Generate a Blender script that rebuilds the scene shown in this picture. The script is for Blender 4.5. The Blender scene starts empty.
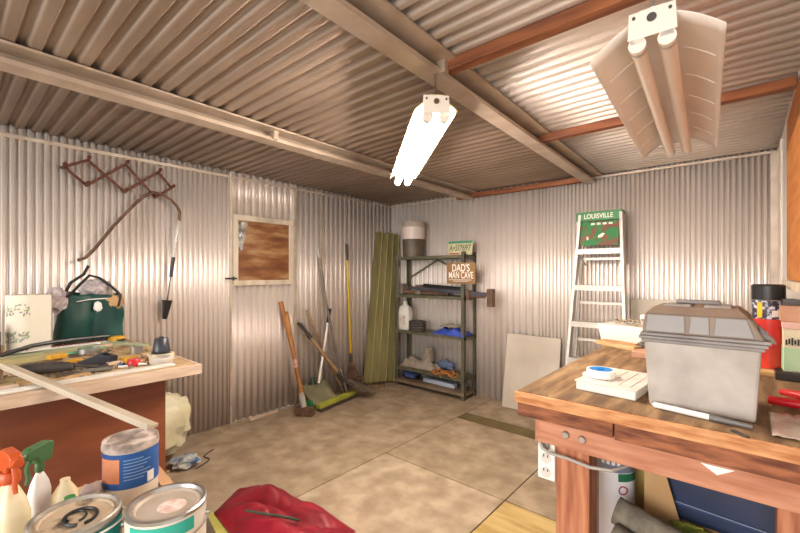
import bpy, math, random
from mathutils import Vector, Matrix, noise
random.seed(7)
scn = bpy.context.scene
COL = scn.collection
PI = math.pi
R = math.radians

# ------------------------------------------------------------------ camera
cam = bpy.data.cameras.new('camera')
cam.sensor_width = 36.0
cam.lens = 18.0
cam.shift_y = 6.5/800
cam.clip_start = 0.02
camo = bpy.data.objects.new('camera', cam)
COL.objects.link(camo)
camo.location = (3.37, 0, 1.3)
camo.rotation_euler = (R(90), 0, R(40.8))
scn.camera = camo
scn.view_settings.view_transform = 'Standard'
scn.view_settings.look = 'None'
scn.view_settings.gamma = 1
scn.view_settings.use_curve_mapping = False
scn.view_settings.exposure = 0.0

# ------------------------------------------------------------------ light
w = bpy.data.worlds.new('world'); scn.world = w
w.use_nodes = True
bg = w.node_tree.nodes['Background']
bg.inputs[0].default_value = (1.0, 0.96, 0.92, 1)
bg.inputs[1].default_value = 1.0
def area(name, loc, rot, sx, sy, power, col):
    l = bpy.data.lights.new(name, 'AREA'); l.shape = 'RECTANGLE'; l.size = sx; l.size_y = sy
    l.energy = power; l.color = col
    o = bpy.data.objects.new(name, l); COL.objects.link(o)
    o.location = loc; o.rotation_euler = rot
    return o
area('daylight_front_opening', (2.2, -4.6, 1.6), (R(90), 0, 0), 4.0, 2.6, 340, (1.0, .965, .93))
area('daylight_side_door', (3.75, -0.15, 1.2), (R(120), 0, R(75)), 1.3, 1.9, 6, (1.0, .95, .90))

# ------------------------------------------------------------------ materials
def lin(c):
    if isinstance(c, str):
        c = [int(c[i:i+2], 16)/255 for i in (0, 2, 4)]
    return tuple((x/12.92 if x <= .04045 else ((x+.055)/1.055)**2.4) for x in c) + (1,)
MATS = {}
def mat(name, c1, c2=None, scale=6, rough=.6, metal=0, bump=0, stretch=(1,1,1), detail=4, emit=None, trans=0, wave=None, c3=None, alpha=1, contrast=(.35,.65), coat=0):
    if name in MATS: return MATS[name]
    m = bpy.data.materials.new(name); m.use_nodes = True
    nt = m.node_tree; N = nt.nodes; L = nt.links
    b = N['Principled BSDF']
    b.inputs['Roughness'].default_value = rough
    b.inputs['Metallic'].default_value = metal
    b.inputs['Base Color'].default_value = lin(c1)
    if coat: b.inputs['Coat Weight'].default_value = coat
    if trans: b.inputs['Transmission Weight'].default_value = trans
    if alpha < 1: b.inputs['Alpha'].default_value = alpha
    if emit:
        b.inputs['Emission Color'].default_value = lin(c1); b.inputs['Emission Strength'].default_value = emit
    if c2 or bump:
        tc = N.new('ShaderNodeTexCoord'); mp = N.new('ShaderNodeMapping'); mp.inputs['Scale'].default_value = stretch
        L.new(tc.outputs['Object'], mp.inputs[0])
        if wave:
            t = N.new('ShaderNodeTexWave'); t.inputs['Scale'].default_value = scale; t.inputs['Distortion'].default_value = wave
            t.inputs['Detail'].default_value = detail; t.inputs['Detail Scale'].default_value = 1.5; t.bands_direction = 'X'
            out = t.outputs['Fac']
        else:
            t = N.new('ShaderNodeTexNoise'); t.inputs['Scale'].default_value = scale; t.inputs['Detail'].default_value = detail
            out = t.outputs['Fac']
        L.new(mp.outputs[0], t.inputs['Vector'])
        if c2:
            r = N.new('ShaderNodeValToRGB')
            r.color_ramp.elements[0].position = contrast[0]; r.color_ramp.elements[1].position = contrast[1]
            r.color_ramp.elements[0].color = lin(c1); r.color_ramp.elements[1].color = lin(c2)
            if c3:
                e = r.color_ramp.elements.new((contrast[0]+contrast[1])/2); e.color = lin(c3)
            L.new(out, r.inputs[0]); L.new(r.outputs[0], b.inputs['Base Color'])
        if bump:
            bp = N.new('ShaderNodeBump'); bp.inputs['Strength'].default_value = bump; bp.inputs['Distance'].default_value = .01
            L.new(out, bp.inputs['Height']); L.new(bp.outputs[0], b.inputs['Normal'])
    MATS[name] = m
    return m

GALV = mat('galvanised_wall', 'e2d6cc', 'f0e8e0', scale=1.6, rough=.38, metal=.42, stretch=(1,1,.35), bump=.06)
GALVC = mat('galvanised_ceiling_shaded', '8a7767', 'a28e7d', scale=2.2, rough=.5, metal=.45, stretch=(.5,1,1))  # left ceiling: brown bounce light and shade put into the metal's base colour
GALVB = mat('galvanised_ceiling_lit', 'dccdc0', 'ede3da', scale=2.2, rough=.5, metal=.35, stretch=(.5,1,1))  # same metal right of the beam, door light painted in as paler colour
BEAM = mat('painted_steel_beam', 'b39f8b', 'c8b6a4', scale=7, rough=.5, metal=.45)
TRIMM = mat('metal_trim', 'b8a794', 'd0c2b2', scale=8, rough=.5, metal=.4)
FRAMEW = mat('weathered_pale_wood', 'b9a88f', 'd6c9b4', scale=4, rough=.8, stretch=(3,3,.7))
PLYFL = mat('worn_grey_plywood', '8a7761', 'ad9982', c3='9b8871', scale=8, rough=.85, detail=12, bump=.2, contrast=(.33,.67))
PLYFL2 = mat('worn_grey_plywood_light', '95826c', 'bca992', c3='a8957f', scale=8, rough=.85, detail=12, bump=.2, contrast=(.33,.67))
PLYY = mat('fresh_yellow_plywood', 'a98b4e', 'cbb077', scale=3, rough=.75, stretch=(1,6,1), detail=6)
DIRT = mat('dark_seam_dirt', '5f3c2c', '78543f', scale=9, rough=.95)
PURLIN = mat('red_stained_purlin', '66341a', '985a30', scale=3, rough=.65, stretch=(1,9,9), detail=6)
REDWOOD = mat('red_stained_lumber', 'a5674a', 'c08768', scale=5, rough=.65, stretch=(1.2,9,9), detail=7, bump=.1)
REDWOODV = mat('red_stained_post', '95563a', 'c0805c', scale=5, rough=.65, stretch=(9,9,.8), detail=7, bump=.1)
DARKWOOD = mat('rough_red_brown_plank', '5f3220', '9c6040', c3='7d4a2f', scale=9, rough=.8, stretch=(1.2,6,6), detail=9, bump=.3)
TOPWOOD = mat('dirty_work_top', '644a31', '9c7e5a', c3='7f6244', scale=7, rough=.85, stretch=(4,.7,1), detail=12, bump=.15)
EDGEO = mat('orange_board_edge', 'a8683a', 'd09a68', scale=9, rough=.7, stretch=(1.4,8,8), detail=7)
BROWNPLY = mat('red_brown_panel', '6a3520', '864a2e', scale=2, rough=.45, stretch=(1,1,4), detail=5)
PALEW = mat('pale_pink_pine', 'b99c84', 'd6bfa8', scale=6, rough=.75, stretch=(6,1,6), detail=6)
LBTOP = mat('left_bench_top', 'a98a60', 'c9ad80', scale=3, rough=.8, stretch=(5,.8,1), detail=6)
WHITEW = mat('chalky_white_strip', 'cdc6bc', 'e3ded6', scale=9, rough=.6, stretch=(4,1,4))
WHITE = mat('white_plastic', 'e9e6e0', rough=.4)
WHITEP = mat('white_enamel', 'e6dccf', rough=.35)
CREAM = mat('cream_plastic', 'ddc9a0', 'e8dab8', scale=4, rough=.4)
BLACK = mat('black_plastic', '1c1b1d', rough=.4)
DGREY = mat('dark_grey_metal', '4a4643', '5f5a55', scale=12, rough=.5, metal=.6)
STEEL = mat('steel', 'b9b5b0', rough=.3, metal=.9)
RUST = mat('rusty_steel', '5a4336', '80614c', scale=20, rough=.7, metal=.4)
OLIVE = mat('olive_enamel', '545240', '6a6650', scale=8, rough=.55, metal=.2)
BOARDG = mat('olive_green_board', '665e36', '827a4a', scale=3, rough=.8, stretch=(3,3,.3), detail=7)
ALU = mat('aluminium', 'b8b1a8', 'cdc7bf', scale=6, rough=.45, metal=.4)
GREEN = mat('green_label', '1c7a3c', rough=.5)
GREENMIX = mat('green_label_peeling', '1c7a3c', '7a4a32', scale=16, rough=.6, contrast=(.48,.54))
BROWN = mat('brown_sign_board', '84603a', '947044', scale=4, rough=.6)
OAK = mat('honey_handle', '87541f', 'a87438', scale=4, rough=.5, stretch=(6,6,.8))
ASH = mat('grey_brown_handle', '8a6a4c', 'a98a68', scale=5, rough=.7, stretch=(6,6,.8))
YELL = mat('yellow_handle', 'c9a61c', rough=.45)
YOLIVE = mat('yellow_green_broom_block', '8a8c2c', 'a8a83e', scale=6, rough=.7)
TEALG = mat('dark_green_nylon', '0a3431', '124a42', scale=7, rough=.55, bump=.3)
PAPER = mat('printed_newsprint', 'd2c8c0', 'e8e0da', c3='9c8e92', scale=18, rough=.8, contrast=(.3,.7))
FLORAL = mat('floral_paper_towel', 'e4dccb', 'dccfb9', scale=3, rough=.9)
LEAF = mat('pale_green_print', '7d9060', 'a8b088', scale=30, rough=.9)
LILAC = mat('pale_lilac_print', 'a08aa4', rough=.9)
GREYPL = mat('grey_toolbox_plastic', '77726f', '8e8884', c3='837d7a', scale=9, rough=.5, detail=8)
GREYPLL = mat('dusty_grey_body_plastic', 'a29990', 'bab1a8', c3='aea59c', scale=9, rough=.55, detail=8)
GREYTRIM = mat('grey_brown_lid_plastic', '6c5b4e', '887668', scale=5, rough=.55)
CLEARISH = mat('clear_plastic_lid', 'e6e4e0', rough=.15, alpha=.55)
BLUE = mat('bright_blue', '1f86d6', rough=.4)
REDPL = mat('red_plastic', 'c01520', rough=.35)
REDCAN = mat('red_canister', 'c0221a', 'd8402a', scale=9, rough=.4)
SPECK = mat('speckled_label', '2d2b3a', 'c8c8d8', scale=70, rough=.4, contrast=(.5,.62))
CARTON = mat('pink_brown_carton', 'b98a6f', 'c99d82', scale=5, rough=.8)
LGREEN = mat('pale_green_print_card', '9cc79a', 'b7d4ae', scale=6, rough=.7)
OFFWH = mat('off_white_card', 'ded5b8', rough=.8)
PINKC = mat('pink_card', 'e0b8ac', rough=.8)
NAVY = mat('navy_plastic', '27304a', '333c58', scale=5, rough=.35)
CARPET = mat('grey_brown_carpet_back', '6c6456', '8a8272', scale=30, rough=.95, bump=.3)
CARDY = mat('yellow_brown_card', 'b09350', 'c8ad6c', scale=6, rough=.85)
CARD = mat('brown_cardboard', 'b08a5c', 'c6a274', scale=5, rough=.85)
SLATE = mat('blue_grey_plastic', '70788c', '858c9e', scale=6, rough=.45)
REDCLOTH = mat('crimson_cloth', '74091c', '960f2a', scale=4, rough=.55, bump=.2)
BLUEL = mat('blue_label', '1c4f96', '2a63ad', scale=8, rough=.45)
ORANGEL = mat('orange_label', 'd98458', 'e4a07a', scale=9, rough=.5)
CRUST = mat('dried_compound_crust', 'cabab0', '8f8076', scale=14, rough=.95, bump=.6, contrast=(.5,.62))
LIDTAN = mat('dusty_metal_lid', 'b5a594', 'ccbfb1', scale=8, rough=.5, metal=.3)
TEAL = mat('teal_label', '147a78', rough=.4)
MINT = mat('mint_green_band', '2fa890', rough=.4)
CANW = mat('cream_white_can_side', 'e2d3c2', 'ece2d6', scale=5, rough=.45)
ORANGE = mat('orange_nozzle_plastic', 'c2511f', rough=.4)
SGREEN = mat('green_nozzle_plastic', '44683f', rough=.4)
RAG = mat('grey_brown_rag', '5c5346', '7a7060', scale=15, rough=.95, bump=.4)
GAUZE = mat('pinkish_gauze', 'b39a94', 'c9b4ac', scale=40, rough=.95, bump=.4)
TUBEON = mat('lit_fluorescent_tube', 'fff2e6', rough=.3, emit=150)
TUBEOFF = mat('unlit_tube', 'e4d2c0', 'ecdccc', scale=3, rough=.3)
REFL = mat('cream_reflector_enamel', 'e4d6c8', 'efe5da', scale=3, rough=.35)
REFLY = mat('yellowed_reflector_enamel', 'e0d49a', rough=.35)
TARPB = mat('blue_tarp', '2a3f9c', '3f58b8', scale=12, rough=.5)
GREYCL = mat('grey_canvas', '85796a', 'a09484', scale=14, rough=.9, bump=.3)
ROPE = mat('orange_rope', 'a0622c', 'bc7c3c', scale=25, rough=.8)
HATCHPLY = mat('stained_hatch_plywood', '6a3c1c', 'a58058', c3='85552c', scale=4.5, rough=.5, stretch=(1,.7,3), detail=7, contrast=(.35,.62))
RPLY = mat('orange_plywood', 'a85f22', 'bf7a36', scale=4, rough=.7, stretch=(1,1,6), detail=5)
GREYBD = mat('grey_drywall_face', 'b5a999', 'c8bdae', scale=3, rough=.9)
BUCKC = mat('milky_bucket_plastic', 'd5c6bb', rough=.4)
BUCKD = mat('dark_bucket_fill', '4f4436', '645846', scale=9, rough=.5)
LINEB = mat('dark_print', '34302c', rough=.6)
TEXTW = mat('white_lettering', 'f2ece0', rough=.6)
BAGW = mat('cream_plastic_bag', 'd5cda6', 'e4dfc4', scale=9, rough=.5, bump=.3)
TAPEC = mat('cream_masking_tape', 'd8c8a4', rough=.7)
TSTRIP = mat('grey_green_strip', '8f9a76', 'b0b290', scale=6, rough=.75, stretch=(5,1,5))
TEALS = mat('sea_green_strip', '5fae90', rough=.6)
YTOOL = mat('mustard_plastic', 'c9961c', rough=.5)

# ------------------------------------------------------------------ mesh builder
WM = {}
class MB:
    def __init__(s, M=None):
        s.v = []; s.f = []; s.mi = []; s.M = M or Matrix.Identity(4); s.cur = 0
    def add(s, vs, fs):
        n = len(s.v); s.v += [s.M @ Vector(p) for p in vs]
        s.f += [tuple(i+n for i in f) for f in fs]; s.mi += [s.cur]*len(fs); return s
    def box(s, a, b, M=None):
        x0,y0,z0 = a; x1,y1,z1 = b
        vs = [(x0,y0,z0),(x1,y0,z0),(x1,y1,z0),(x0,y1,z0),(x0,y0,z1),(x1,y0,z1),(x1,y1,z1),(x0,y1,z1)]
        if M: vs = [M @ Vector(p) for p in vs]
        return s.add(vs, [(0,3,2,1),(4,5,6,7),(0,1,5,4),(1,2,6,5),(2,3,7,6),(3,0,4,7)])
    def hexa(s, vs):      # 8 corners, bottom 4 then top 4
        return s.add(vs, [(0,3,2,1),(4,5,6,7),(0,1,5,4),(1,2,6,5),(2,3,7,6),(3,0,4,7)])
    def bar(s, a, b, wd, th, up=(0,0,1)):   # rectangular bar from a to b
        a = Vector(a); b = Vector(b); d = (b-a).normalized(); u = Vector(up)
        sd = d.cross(u)
        if sd.length < 1e-4: sd = d.cross(Vector((1,0,0)))
        sd.normalize(); u = sd.cross(d).normalized()
        vs = []
        for p in (a, b):
            for i, j in ((-1,-1),(1,-1),(1,1),(-1,1)):
                vs.append(p + sd*i*wd/2 + u*j*th/2)
        return s.add(vs, [(0,1,2,3),(7,6,5,4),(0,4,5,1),(1,5,6,2),(2,6,7,3),(3,7,4,0)])
    def tube(s, pts, r, n=12, cap=True):
        pts = [Vector(p) for p in pts]; rs = r if isinstance(r, (list,tuple)) else [r]*len(pts)
        t0 = (pts[1]-pts[0]).normalized(); ref = Vector((0,0,1)) if abs(t0.z) < .9 else Vector((1,0,0))
        u = t0.cross(ref).normalized(); vs = []; fs = []
        for i, p in enumerate(pts):
            t = (pts[min(i+1,len(pts)-1)] - pts[max(i-1,0)]).normalized()
            u = (u - t*u.dot(t)).normalized(); v = t.cross(u)
            for k in range(n):
                a = 2*PI*k/n; vs.append(p + (u*math.cos(a)+v*math.sin(a))*rs[i])
        for i in range(len(pts)-1):
            for k in range(n):
                fs.append((i*n+k, i*n+(k+1)%n, (i+1)*n+(k+1)%n, (i+1)*n+k))
        if cap: fs.append(tuple(range(n-1,-1,-1))); fs.append(tuple((len(pts)-1)*n+k for k in range(n)))
        return s.add(vs, fs)
    def lathe(s, prof, c=(0,0,0), n=32, a0=0, a1=2*PI, cap=False):
        full = abs(a1-a0-2*PI) < 1e-6; m = n if full else n+1; vs = []; fs = []
        for (r,z) in prof:
            for k in range(m):
                a = a0+(a1-a0)*k/n; vs.append((c[0]+r*math.cos(a), c[1]+r*math.sin(a), c[2]+z))
        for i in range(len(prof)-1):
            for k in range(n):
                k2 = (k+1)%m; fs.append((i*m+k, i*m+k2, (i+1)*m+k2, (i+1)*m+k))
        return s.add(vs, fs)
    def prism(s, poly, d, M=None):    # poly in xy plane (local M), extruded by d along z
        n = len(poly); vs = [Vector((p[0],p[1],0)) for p in poly]+[Vector((p[0],p[1],d)) for p in poly]
        if M: vs = [M @ v for v in vs]
        fs = [tuple(range(n-1,-1,-1)), tuple(range(n,2*n))]+[(i,(i+1)%n,n+(i+1)%n,n+i) for i in range(n)]
        return s.add(vs, fs)
    def grid(s, fn, nu, nv):
        vs = [fn(i/nu, j/nv) for i in range(nu+1) for j in range(nv+1)]
        fs = [(i*(nv+1)+j, (i+1)*(nv+1)+j, (i+1)*(nv+1)+j+1, i*(nv+1)+j+1) for i in range(nu) for j in range(nv)]
        return s.add(vs, fs)
    def blob(s, c, r, amp=.15, n=20, m=12, seed=0, sq=1.0):
        vs = []; fs = []
        for j in range(m+1):
            th = PI*j/m
            for k in range(n):
                a = 2*PI*k/n
                d = Vector((math.sin(th)*math.cos(a), math.sin(th)*math.sin(a), math.cos(th)))
                if sq != 1: d = Vector([math.copysign(abs(q)**sq, q) for q in d])
                f = 1+amp*noise.noise(d*3.0+Vector((seed,seed*2,0)))*2
                vs.append((c[0]+d.x*r[0]*f, c[1]+d.y*r[1]*f, c[2]+d.z*r[2]*f))
        for j in range(m):
            for k in range(n):
                fs.append((j*n+k, (j+1)*n+k, (j+1)*n+(k+1)%n, j*n+(k+1)%n))
        return s.add(vs, fs)
    def build(s, name, mats, parent=None, smooth=False, bevel=0, solid=0, sub=0, angle=40):
        me = bpy.data.meshes.new(name)
        if not isinstance(mats, (list,tuple)): mats = [mats]
        vs = s.v
        if parent is not None:
            loc = Matrix.Identity(4); inv = WM[parent.name].inverted()
            o = bpy.data.objects.new(name, me); COL.objects.link(o)
            c = sum((inv @ v for v in vs), Vector())/len(vs)
            lo = Vector([min((inv@v)[i] for v in (vs if len(vs) < 4000 else vs[::7])) for i in range(3)])
            org = Vector((c.x, c.y, lo.z))
            me.from_pydata([inv@v-org for v in vs], [], s.f)
            o.parent = parent; o.location = org
            WM[o.name] = WM[parent.name] @ Matrix.Translation(org)
        else:
            xs = [v.x for v in vs]; ys = [v.y for v in vs]; zs = [v.z for v in vs]
            org = Vector(((min(xs)+max(xs))/2, (min(ys)+max(ys))/2, min(zs)))
            me.from_pydata([v-org for v in vs], [], s.f)
            o = bpy.data.objects.new(name, me); COL.objects.link(o); o.location = org
            WM[o.name] = Matrix.Translation(org)
        for m in mats: me.materials.append(m)
        for p, i in zip(me.polygons, s.mi): p.material_index = i
        me.validate(); me.update()
        import bmesh
        bm = bmesh.new(); bm.from_mesh(me); bmesh.ops.recalc_face_normals(bm, faces=bm.faces); bm.to_mesh(me); bm.free()
        if solid:
            md = o.modifiers.new('solidify', 'SOLIDIFY'); md.thickness = solid; md.offset = 0
        if bevel:
            md = o.modifiers.new('bevel', 'BEVEL'); md.width = bevel; md.segments = 2; md.limit_method = 'ANGLE'; md.angle_limit = R(35)
        if sub:
            md = o.modifiers.new('sub', 'SUBSURF'); md.levels = sub; md.render_levels = sub
        if smooth:
            me.shade_smooth()
            try: me.set_sharp_from_angle(angle=R(angle))
            except Exception: pass
        return o

def tag(o, label, cat, group=None, kind=None):
    o['label'] = label
    if cat: o['category'] = cat
    if group: o['group'] = group
    if kind: o['kind'] = kind
    return o
def thing(name, label, cat, loc=(0,0,0), rotz=0, group=None, M=None):
    o = bpy.data.objects.new(name, None); COL.objects.link(o)
    o.empty_display_size = .05
    if M is None: M = Matrix.Translation(loc) @ Matrix.Rotation(rotz, 4, 'Z')
    o.matrix_world = M; o.location = M.to_translation(); o.rotation_euler = M.to_euler()
    WM[o.name] = M.copy()
    return tag(o, label, cat, group)
def struct(o):
    o['kind'] = 'structure'; return o
def T(x,y,z): return Matrix.Translation((x,y,z))
def RX(a): return Matrix.Rotation(R(a),4,'X')
def RY(a): return Matrix.Rotation(R(a),4,'Y')
def RZ(a): return Matrix.Rotation(R(a),4,'Z')
def text(s, size, name, m, parent, M, depth=.0008, w=None, bold=0):
    cu = bpy.data.curves.new('t', 'FONT'); cu.body = s; cu.size = size; cu.align_x = 'CENTER'; cu.align_y = 'CENTER'; cu.extrude = depth
    cu.offset = bold
    o = bpy.data.objects.new('t', cu); COL.objects.link(o)
    bpy.context.view_layer.update()
    me = bpy.data.meshes.new_from_object(o.evaluated_get(bpy.context.evaluated_depsgraph_get()))
    bpy.data.objects.remove(o)
    sx = 1
    if w:
        xs = [v.co.x for v in me.vertices]; sx = w/(max(xs)-min(xs))
    mb = MB(M); mb.add([Vector((v.co.x*sx, v.co.y, v.co.z)) for v in me.vertices], [tuple(p.vertices) for p in me.polygons])
    bpy.data.meshes.remove(me)
    return mb.build(name, m, parent)
def prof(a, k=2.6, off=.35):
    return math.tanh(k*(math.sin(a)+off))/math.tanh(k)
def corr(mb, o, u, v, n, width, length, pitch, amp, seg=8, ph=0):
    seg *= 2
    o = Vector(o); u = Vector(u); v = Vector(v); n = Vector(n)
    k = max(2, int(round(width/pitch*seg)))
    vs = []; fs = []
    for i in range(k+1):
        s_ = width*i/k; h = amp*prof(2*PI*s_/pitch+ph)
        for t in (0, 1): vs.append(o+u*s_+v*(length*t)+n*h)
    for i in range(k): fs.append((2*i,2*i+2,2*i+3,2*i+1))
    return mb.add(vs, fs)
def zc(y): return 2.152+.008*(3.76-y)

# ------------------------------------------------------------------ the shed shell
# floor
m = MB(); m.box((-.05,-1.3,-.08),(3.62,3.8,-.012)); m.cur = 1
g = .004
m.box((-.03,-1.25,-.012),(1.40-g,3.78,0))
m.cur = 2
m.box((1.40+g,-1.25,-.012),(2.33-g,2.12-g,0)); m.cur = 1
m.box((1.40+g,2.12+g,-.012),(2.33-g,3.06-g,0)); m.box((1.40+g,3.24+g,-.012),(3.60,3.78,0)); m.box((2.33+g,2.12+g,-.012),(3.60,3.06-g,0))
m.cur = 3
m.box((2.33+g,-1.25,-.012),(3.60,2.12-g,0))
m.cur = 0
FL = m.build('floor', [DIRT, PLYFL, PLYFL2, PLYY]); struct(FL)
m = MB(); m.box((1.40,3.07,-.008),(3.5,3.23,-.003))
struct(m.build('trim_9', mat('dark_olive_gap_board','5c4e2c','6e5f3a',scale=5,rough=.9)))
# left wall
m = MB(); AMP = .0165
corr(m,(0,-1.25,0),(0,1,0),(0,0,1),(1,0,0),2.905,2.30,.0395,.0095,seg=8)
corr(m,(0,2.30,0),(0,1,0),(0,0,1),(1,0,0),1.46,2.30,.065,AMP,seg=10)
struct(m.build('wall_left', GALV, smooth=True, solid=.001, angle=80))
# back wall
m = MB()
corr(m,(0,3.76,0),(1,0,0),(0,0,1),(0,-1,0),1.892,2.30,.066,AMP,seg=10)
corr(m,(1.86,3.76,0),(1,0,0),(0,0,1),(0,-1,0),1.70,2.30,.0335,.0130,seg=8)
struct(m.build('wall_back', GALV, smooth=True, solid=.001, angle=80))
# right wall
m = MB()
corr(m,(3.56,.95,0),(0,1,0),(0,0,1),(-1,0,0),2.82,2.30,.066,AMP,seg=10)
struct(m.build('wall_right', GALV, smooth=True, solid=.001, angle=80))
# ceiling
def ceil(x0, x1, pitch, amp, name, mt, dz=0):
    m = MB(); k = int(5.1/pitch*16); vs = []; fs = []
    for i in range(k+1):
        y = -1.3+5.1*i/k; z = zc(y)+amp+dz-amp*prof(2*PI*y/pitch)
        vs += [(x0,y,z),(x1,y,z)]
    fs = [(2*i,2*i+1,2*i+3,2*i+2) for i in range(k)]
    m.add(vs, fs)
    return struct(m.build(name, mt, smooth=True, solid=.001, angle=80))
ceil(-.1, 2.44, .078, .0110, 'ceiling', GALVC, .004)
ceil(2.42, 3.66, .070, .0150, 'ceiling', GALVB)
# trims
def trim(n, a, b, mt=TRIMM, **k):
    m = MB(); m.box(a, b); return struct(m.build('trim_%d' % n, mt, bevel=.002, **k))
trim(1, (-.012,-1.25,2.118),(.022,3.75,2.14))
trim(2, (.02,3.725,2.118),(3.55,3.768,2.136))
trim(3, (3.50,3.715,0),(3.545,3.745,2.13))
trim(4, (3.535,3.40,0),(3.555,3.70,2.13), WHITEP)
trim(5, (.012,1.645,0),(.026,1.665,2.118), TRIMM)
trim(6, (.012,2.283,0),(.03,2.315,2.118), TRIMM)
trim(7, (.005,2.62,0),(.018,2.64,2.118), TRIMM)
# right plywood panel
m = MB(); m.box((3.515,1.2,1.27),(3.533,2.56,2.0))
tag(m.build('plywood_sheet', RPLY, bevel=.002), 'orange plywood panel fixed high on the right wall at the picture edge', 'panel')
m = MB(); m.box((3.50,1.2,1.235),(3.538,2.60,1.268))
tag(m.build('wall_rail', FRAMEW, bevel=.003), 'pale wooden rail under the orange plywood panel on the right wall', 'rail')

# door in the left wall with plywood hatch
D = struct(thing('door_1', 'corrugated metal door with a boarded plywood hatch in the left wall', None, (.0,1.975,0)))
if 'category' in D: del D['category']
m = MB()
corr(m,(.004,1.660,.01),(0,1,0),(0,0,1),(1,0,0),.632,1.195,.066,AMP,seg=10)
corr(m,(.004,1.660,1.80),(0,1,0),(0,0,1),(1,0,0),.632,.50,.066,AMP,seg=10)
m.build('door_panel', GALV, D, smooth=True, solid=.001, angle=80)
m = MB()
m.box((.0,1.672,1.76),(.035,2.28,1.81)); m.box((.0,1.672,1.19),(.035,2.28,1.235))
m.box((.0,1.672,1.235),(.035,1.715,1.76)); m.box((.0,2.235,1.235),(.035,2.28,1.76))
m.build('hatch_frame', FRAMEW, D, bevel=.003)
m = MB(); m.box((.004,1.715,1.235),(.014,2.235,1.76)); m.build('hatch_board', HATCHPLY, D)
m = MB(); m.grid(lambda u,v: (.018+.006*noise.noise(Vector((u*6,v*6,1))), 1.717+.09*u*(1-.5*v)+.01*noise.noise(Vector((v*7,0,0))), 1.75-.25*v), 5, 10)
m.build('torn_plastic', mat('torn_clear_plastic','b9b6b2','6a5f58',scale=20,rough=.2), D, solid=.001)
m = MB(); m.box((.028,1.60,1.245),(.04,1.70,1.26)); m.tube([(.034,1.672,1.235),(.034,1.672,1.27)], .008); m.build('hinge', BLACK, D)

# steel beams
def beam(name, label, x, wf, skew=0):
    t = thing(name, label, 'beam', (x, 1.3, 2.08))
    def seg(m, x0, x1, za, zb, y0=-1.25, y1=3.745):
        p = skew*(3.745-y0); q = skew*(3.745-y1)
        m.hexa([(x0+p,y0,zc(y0)+za),(x1+p,y0,zc(y0)+za),(x1+q,y1,zc(y1)+za),(x0+q,y1,zc(y1)+za),
                (x0+p,y0,zc(y0)+zb),(x1+p,y0,zc(y0)+zb),(x1+q,y1,zc(y1)+zb),(x0+q,y1,zc(y1)+zb)])
    m = MB(); seg(m, x, x+wf, -.066, -.059); seg(m, x, x+.006, -.059, -.046); seg(m,x+wf-.006,x+wf,-.059,-.046); m.build('lower_flange', BEAM, t)
    m = MB(); seg(m, x+wf/2-.004, x+wf/2+.004, -.059, -.012); m.build('web', mat('beam_web','8c7a68','9c8a78',scale=6,rough=.6,metal=.3), t)
    m = MB(); seg(m, x+.0, x+wf+.055, -.012, -.002); m.build('upper_flange', BEAM, t)
    m = MB(); seg(m, x+wf*.2, x+wf+.02, -.062, -.005, 1.33, 1.36); m.build('bracket_plate', BEAM, t)
    return t
beam('steel_beam', 'galvanised ceiling beam nearest the left wall', 1.10, .10)
beam('steel_beam', 'galvanised ceiling beam between the two fluorescent lights', 2.30, .085, .022)
# purlins
def purlin(label, x0, x1, y, z, h=.045, wd=.05, grp='red wooden strips under the metal ceiling'):
    m = MB(); m.box((x0,y-wd/2,z-h),(x1,y+wd/2,z)); o = m.build('wooden_purlin', PURLIN, bevel=.003); return tag(o, label, 'wooden beam', grp)
purlin('red wooden purlin across the ceiling nearest the camera', 2.44, 3.54, 1.38, zc(1.38)-.002)
purlin('red wooden purlin passing behind the unlit light fixture', 2.40, 3.54, 2.47, zc(2.47)-.002)
purlin('red wooden purlin along the top of the back wall', 1.0, 2.31, 3.70, zc(3.7)-.012)

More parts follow.
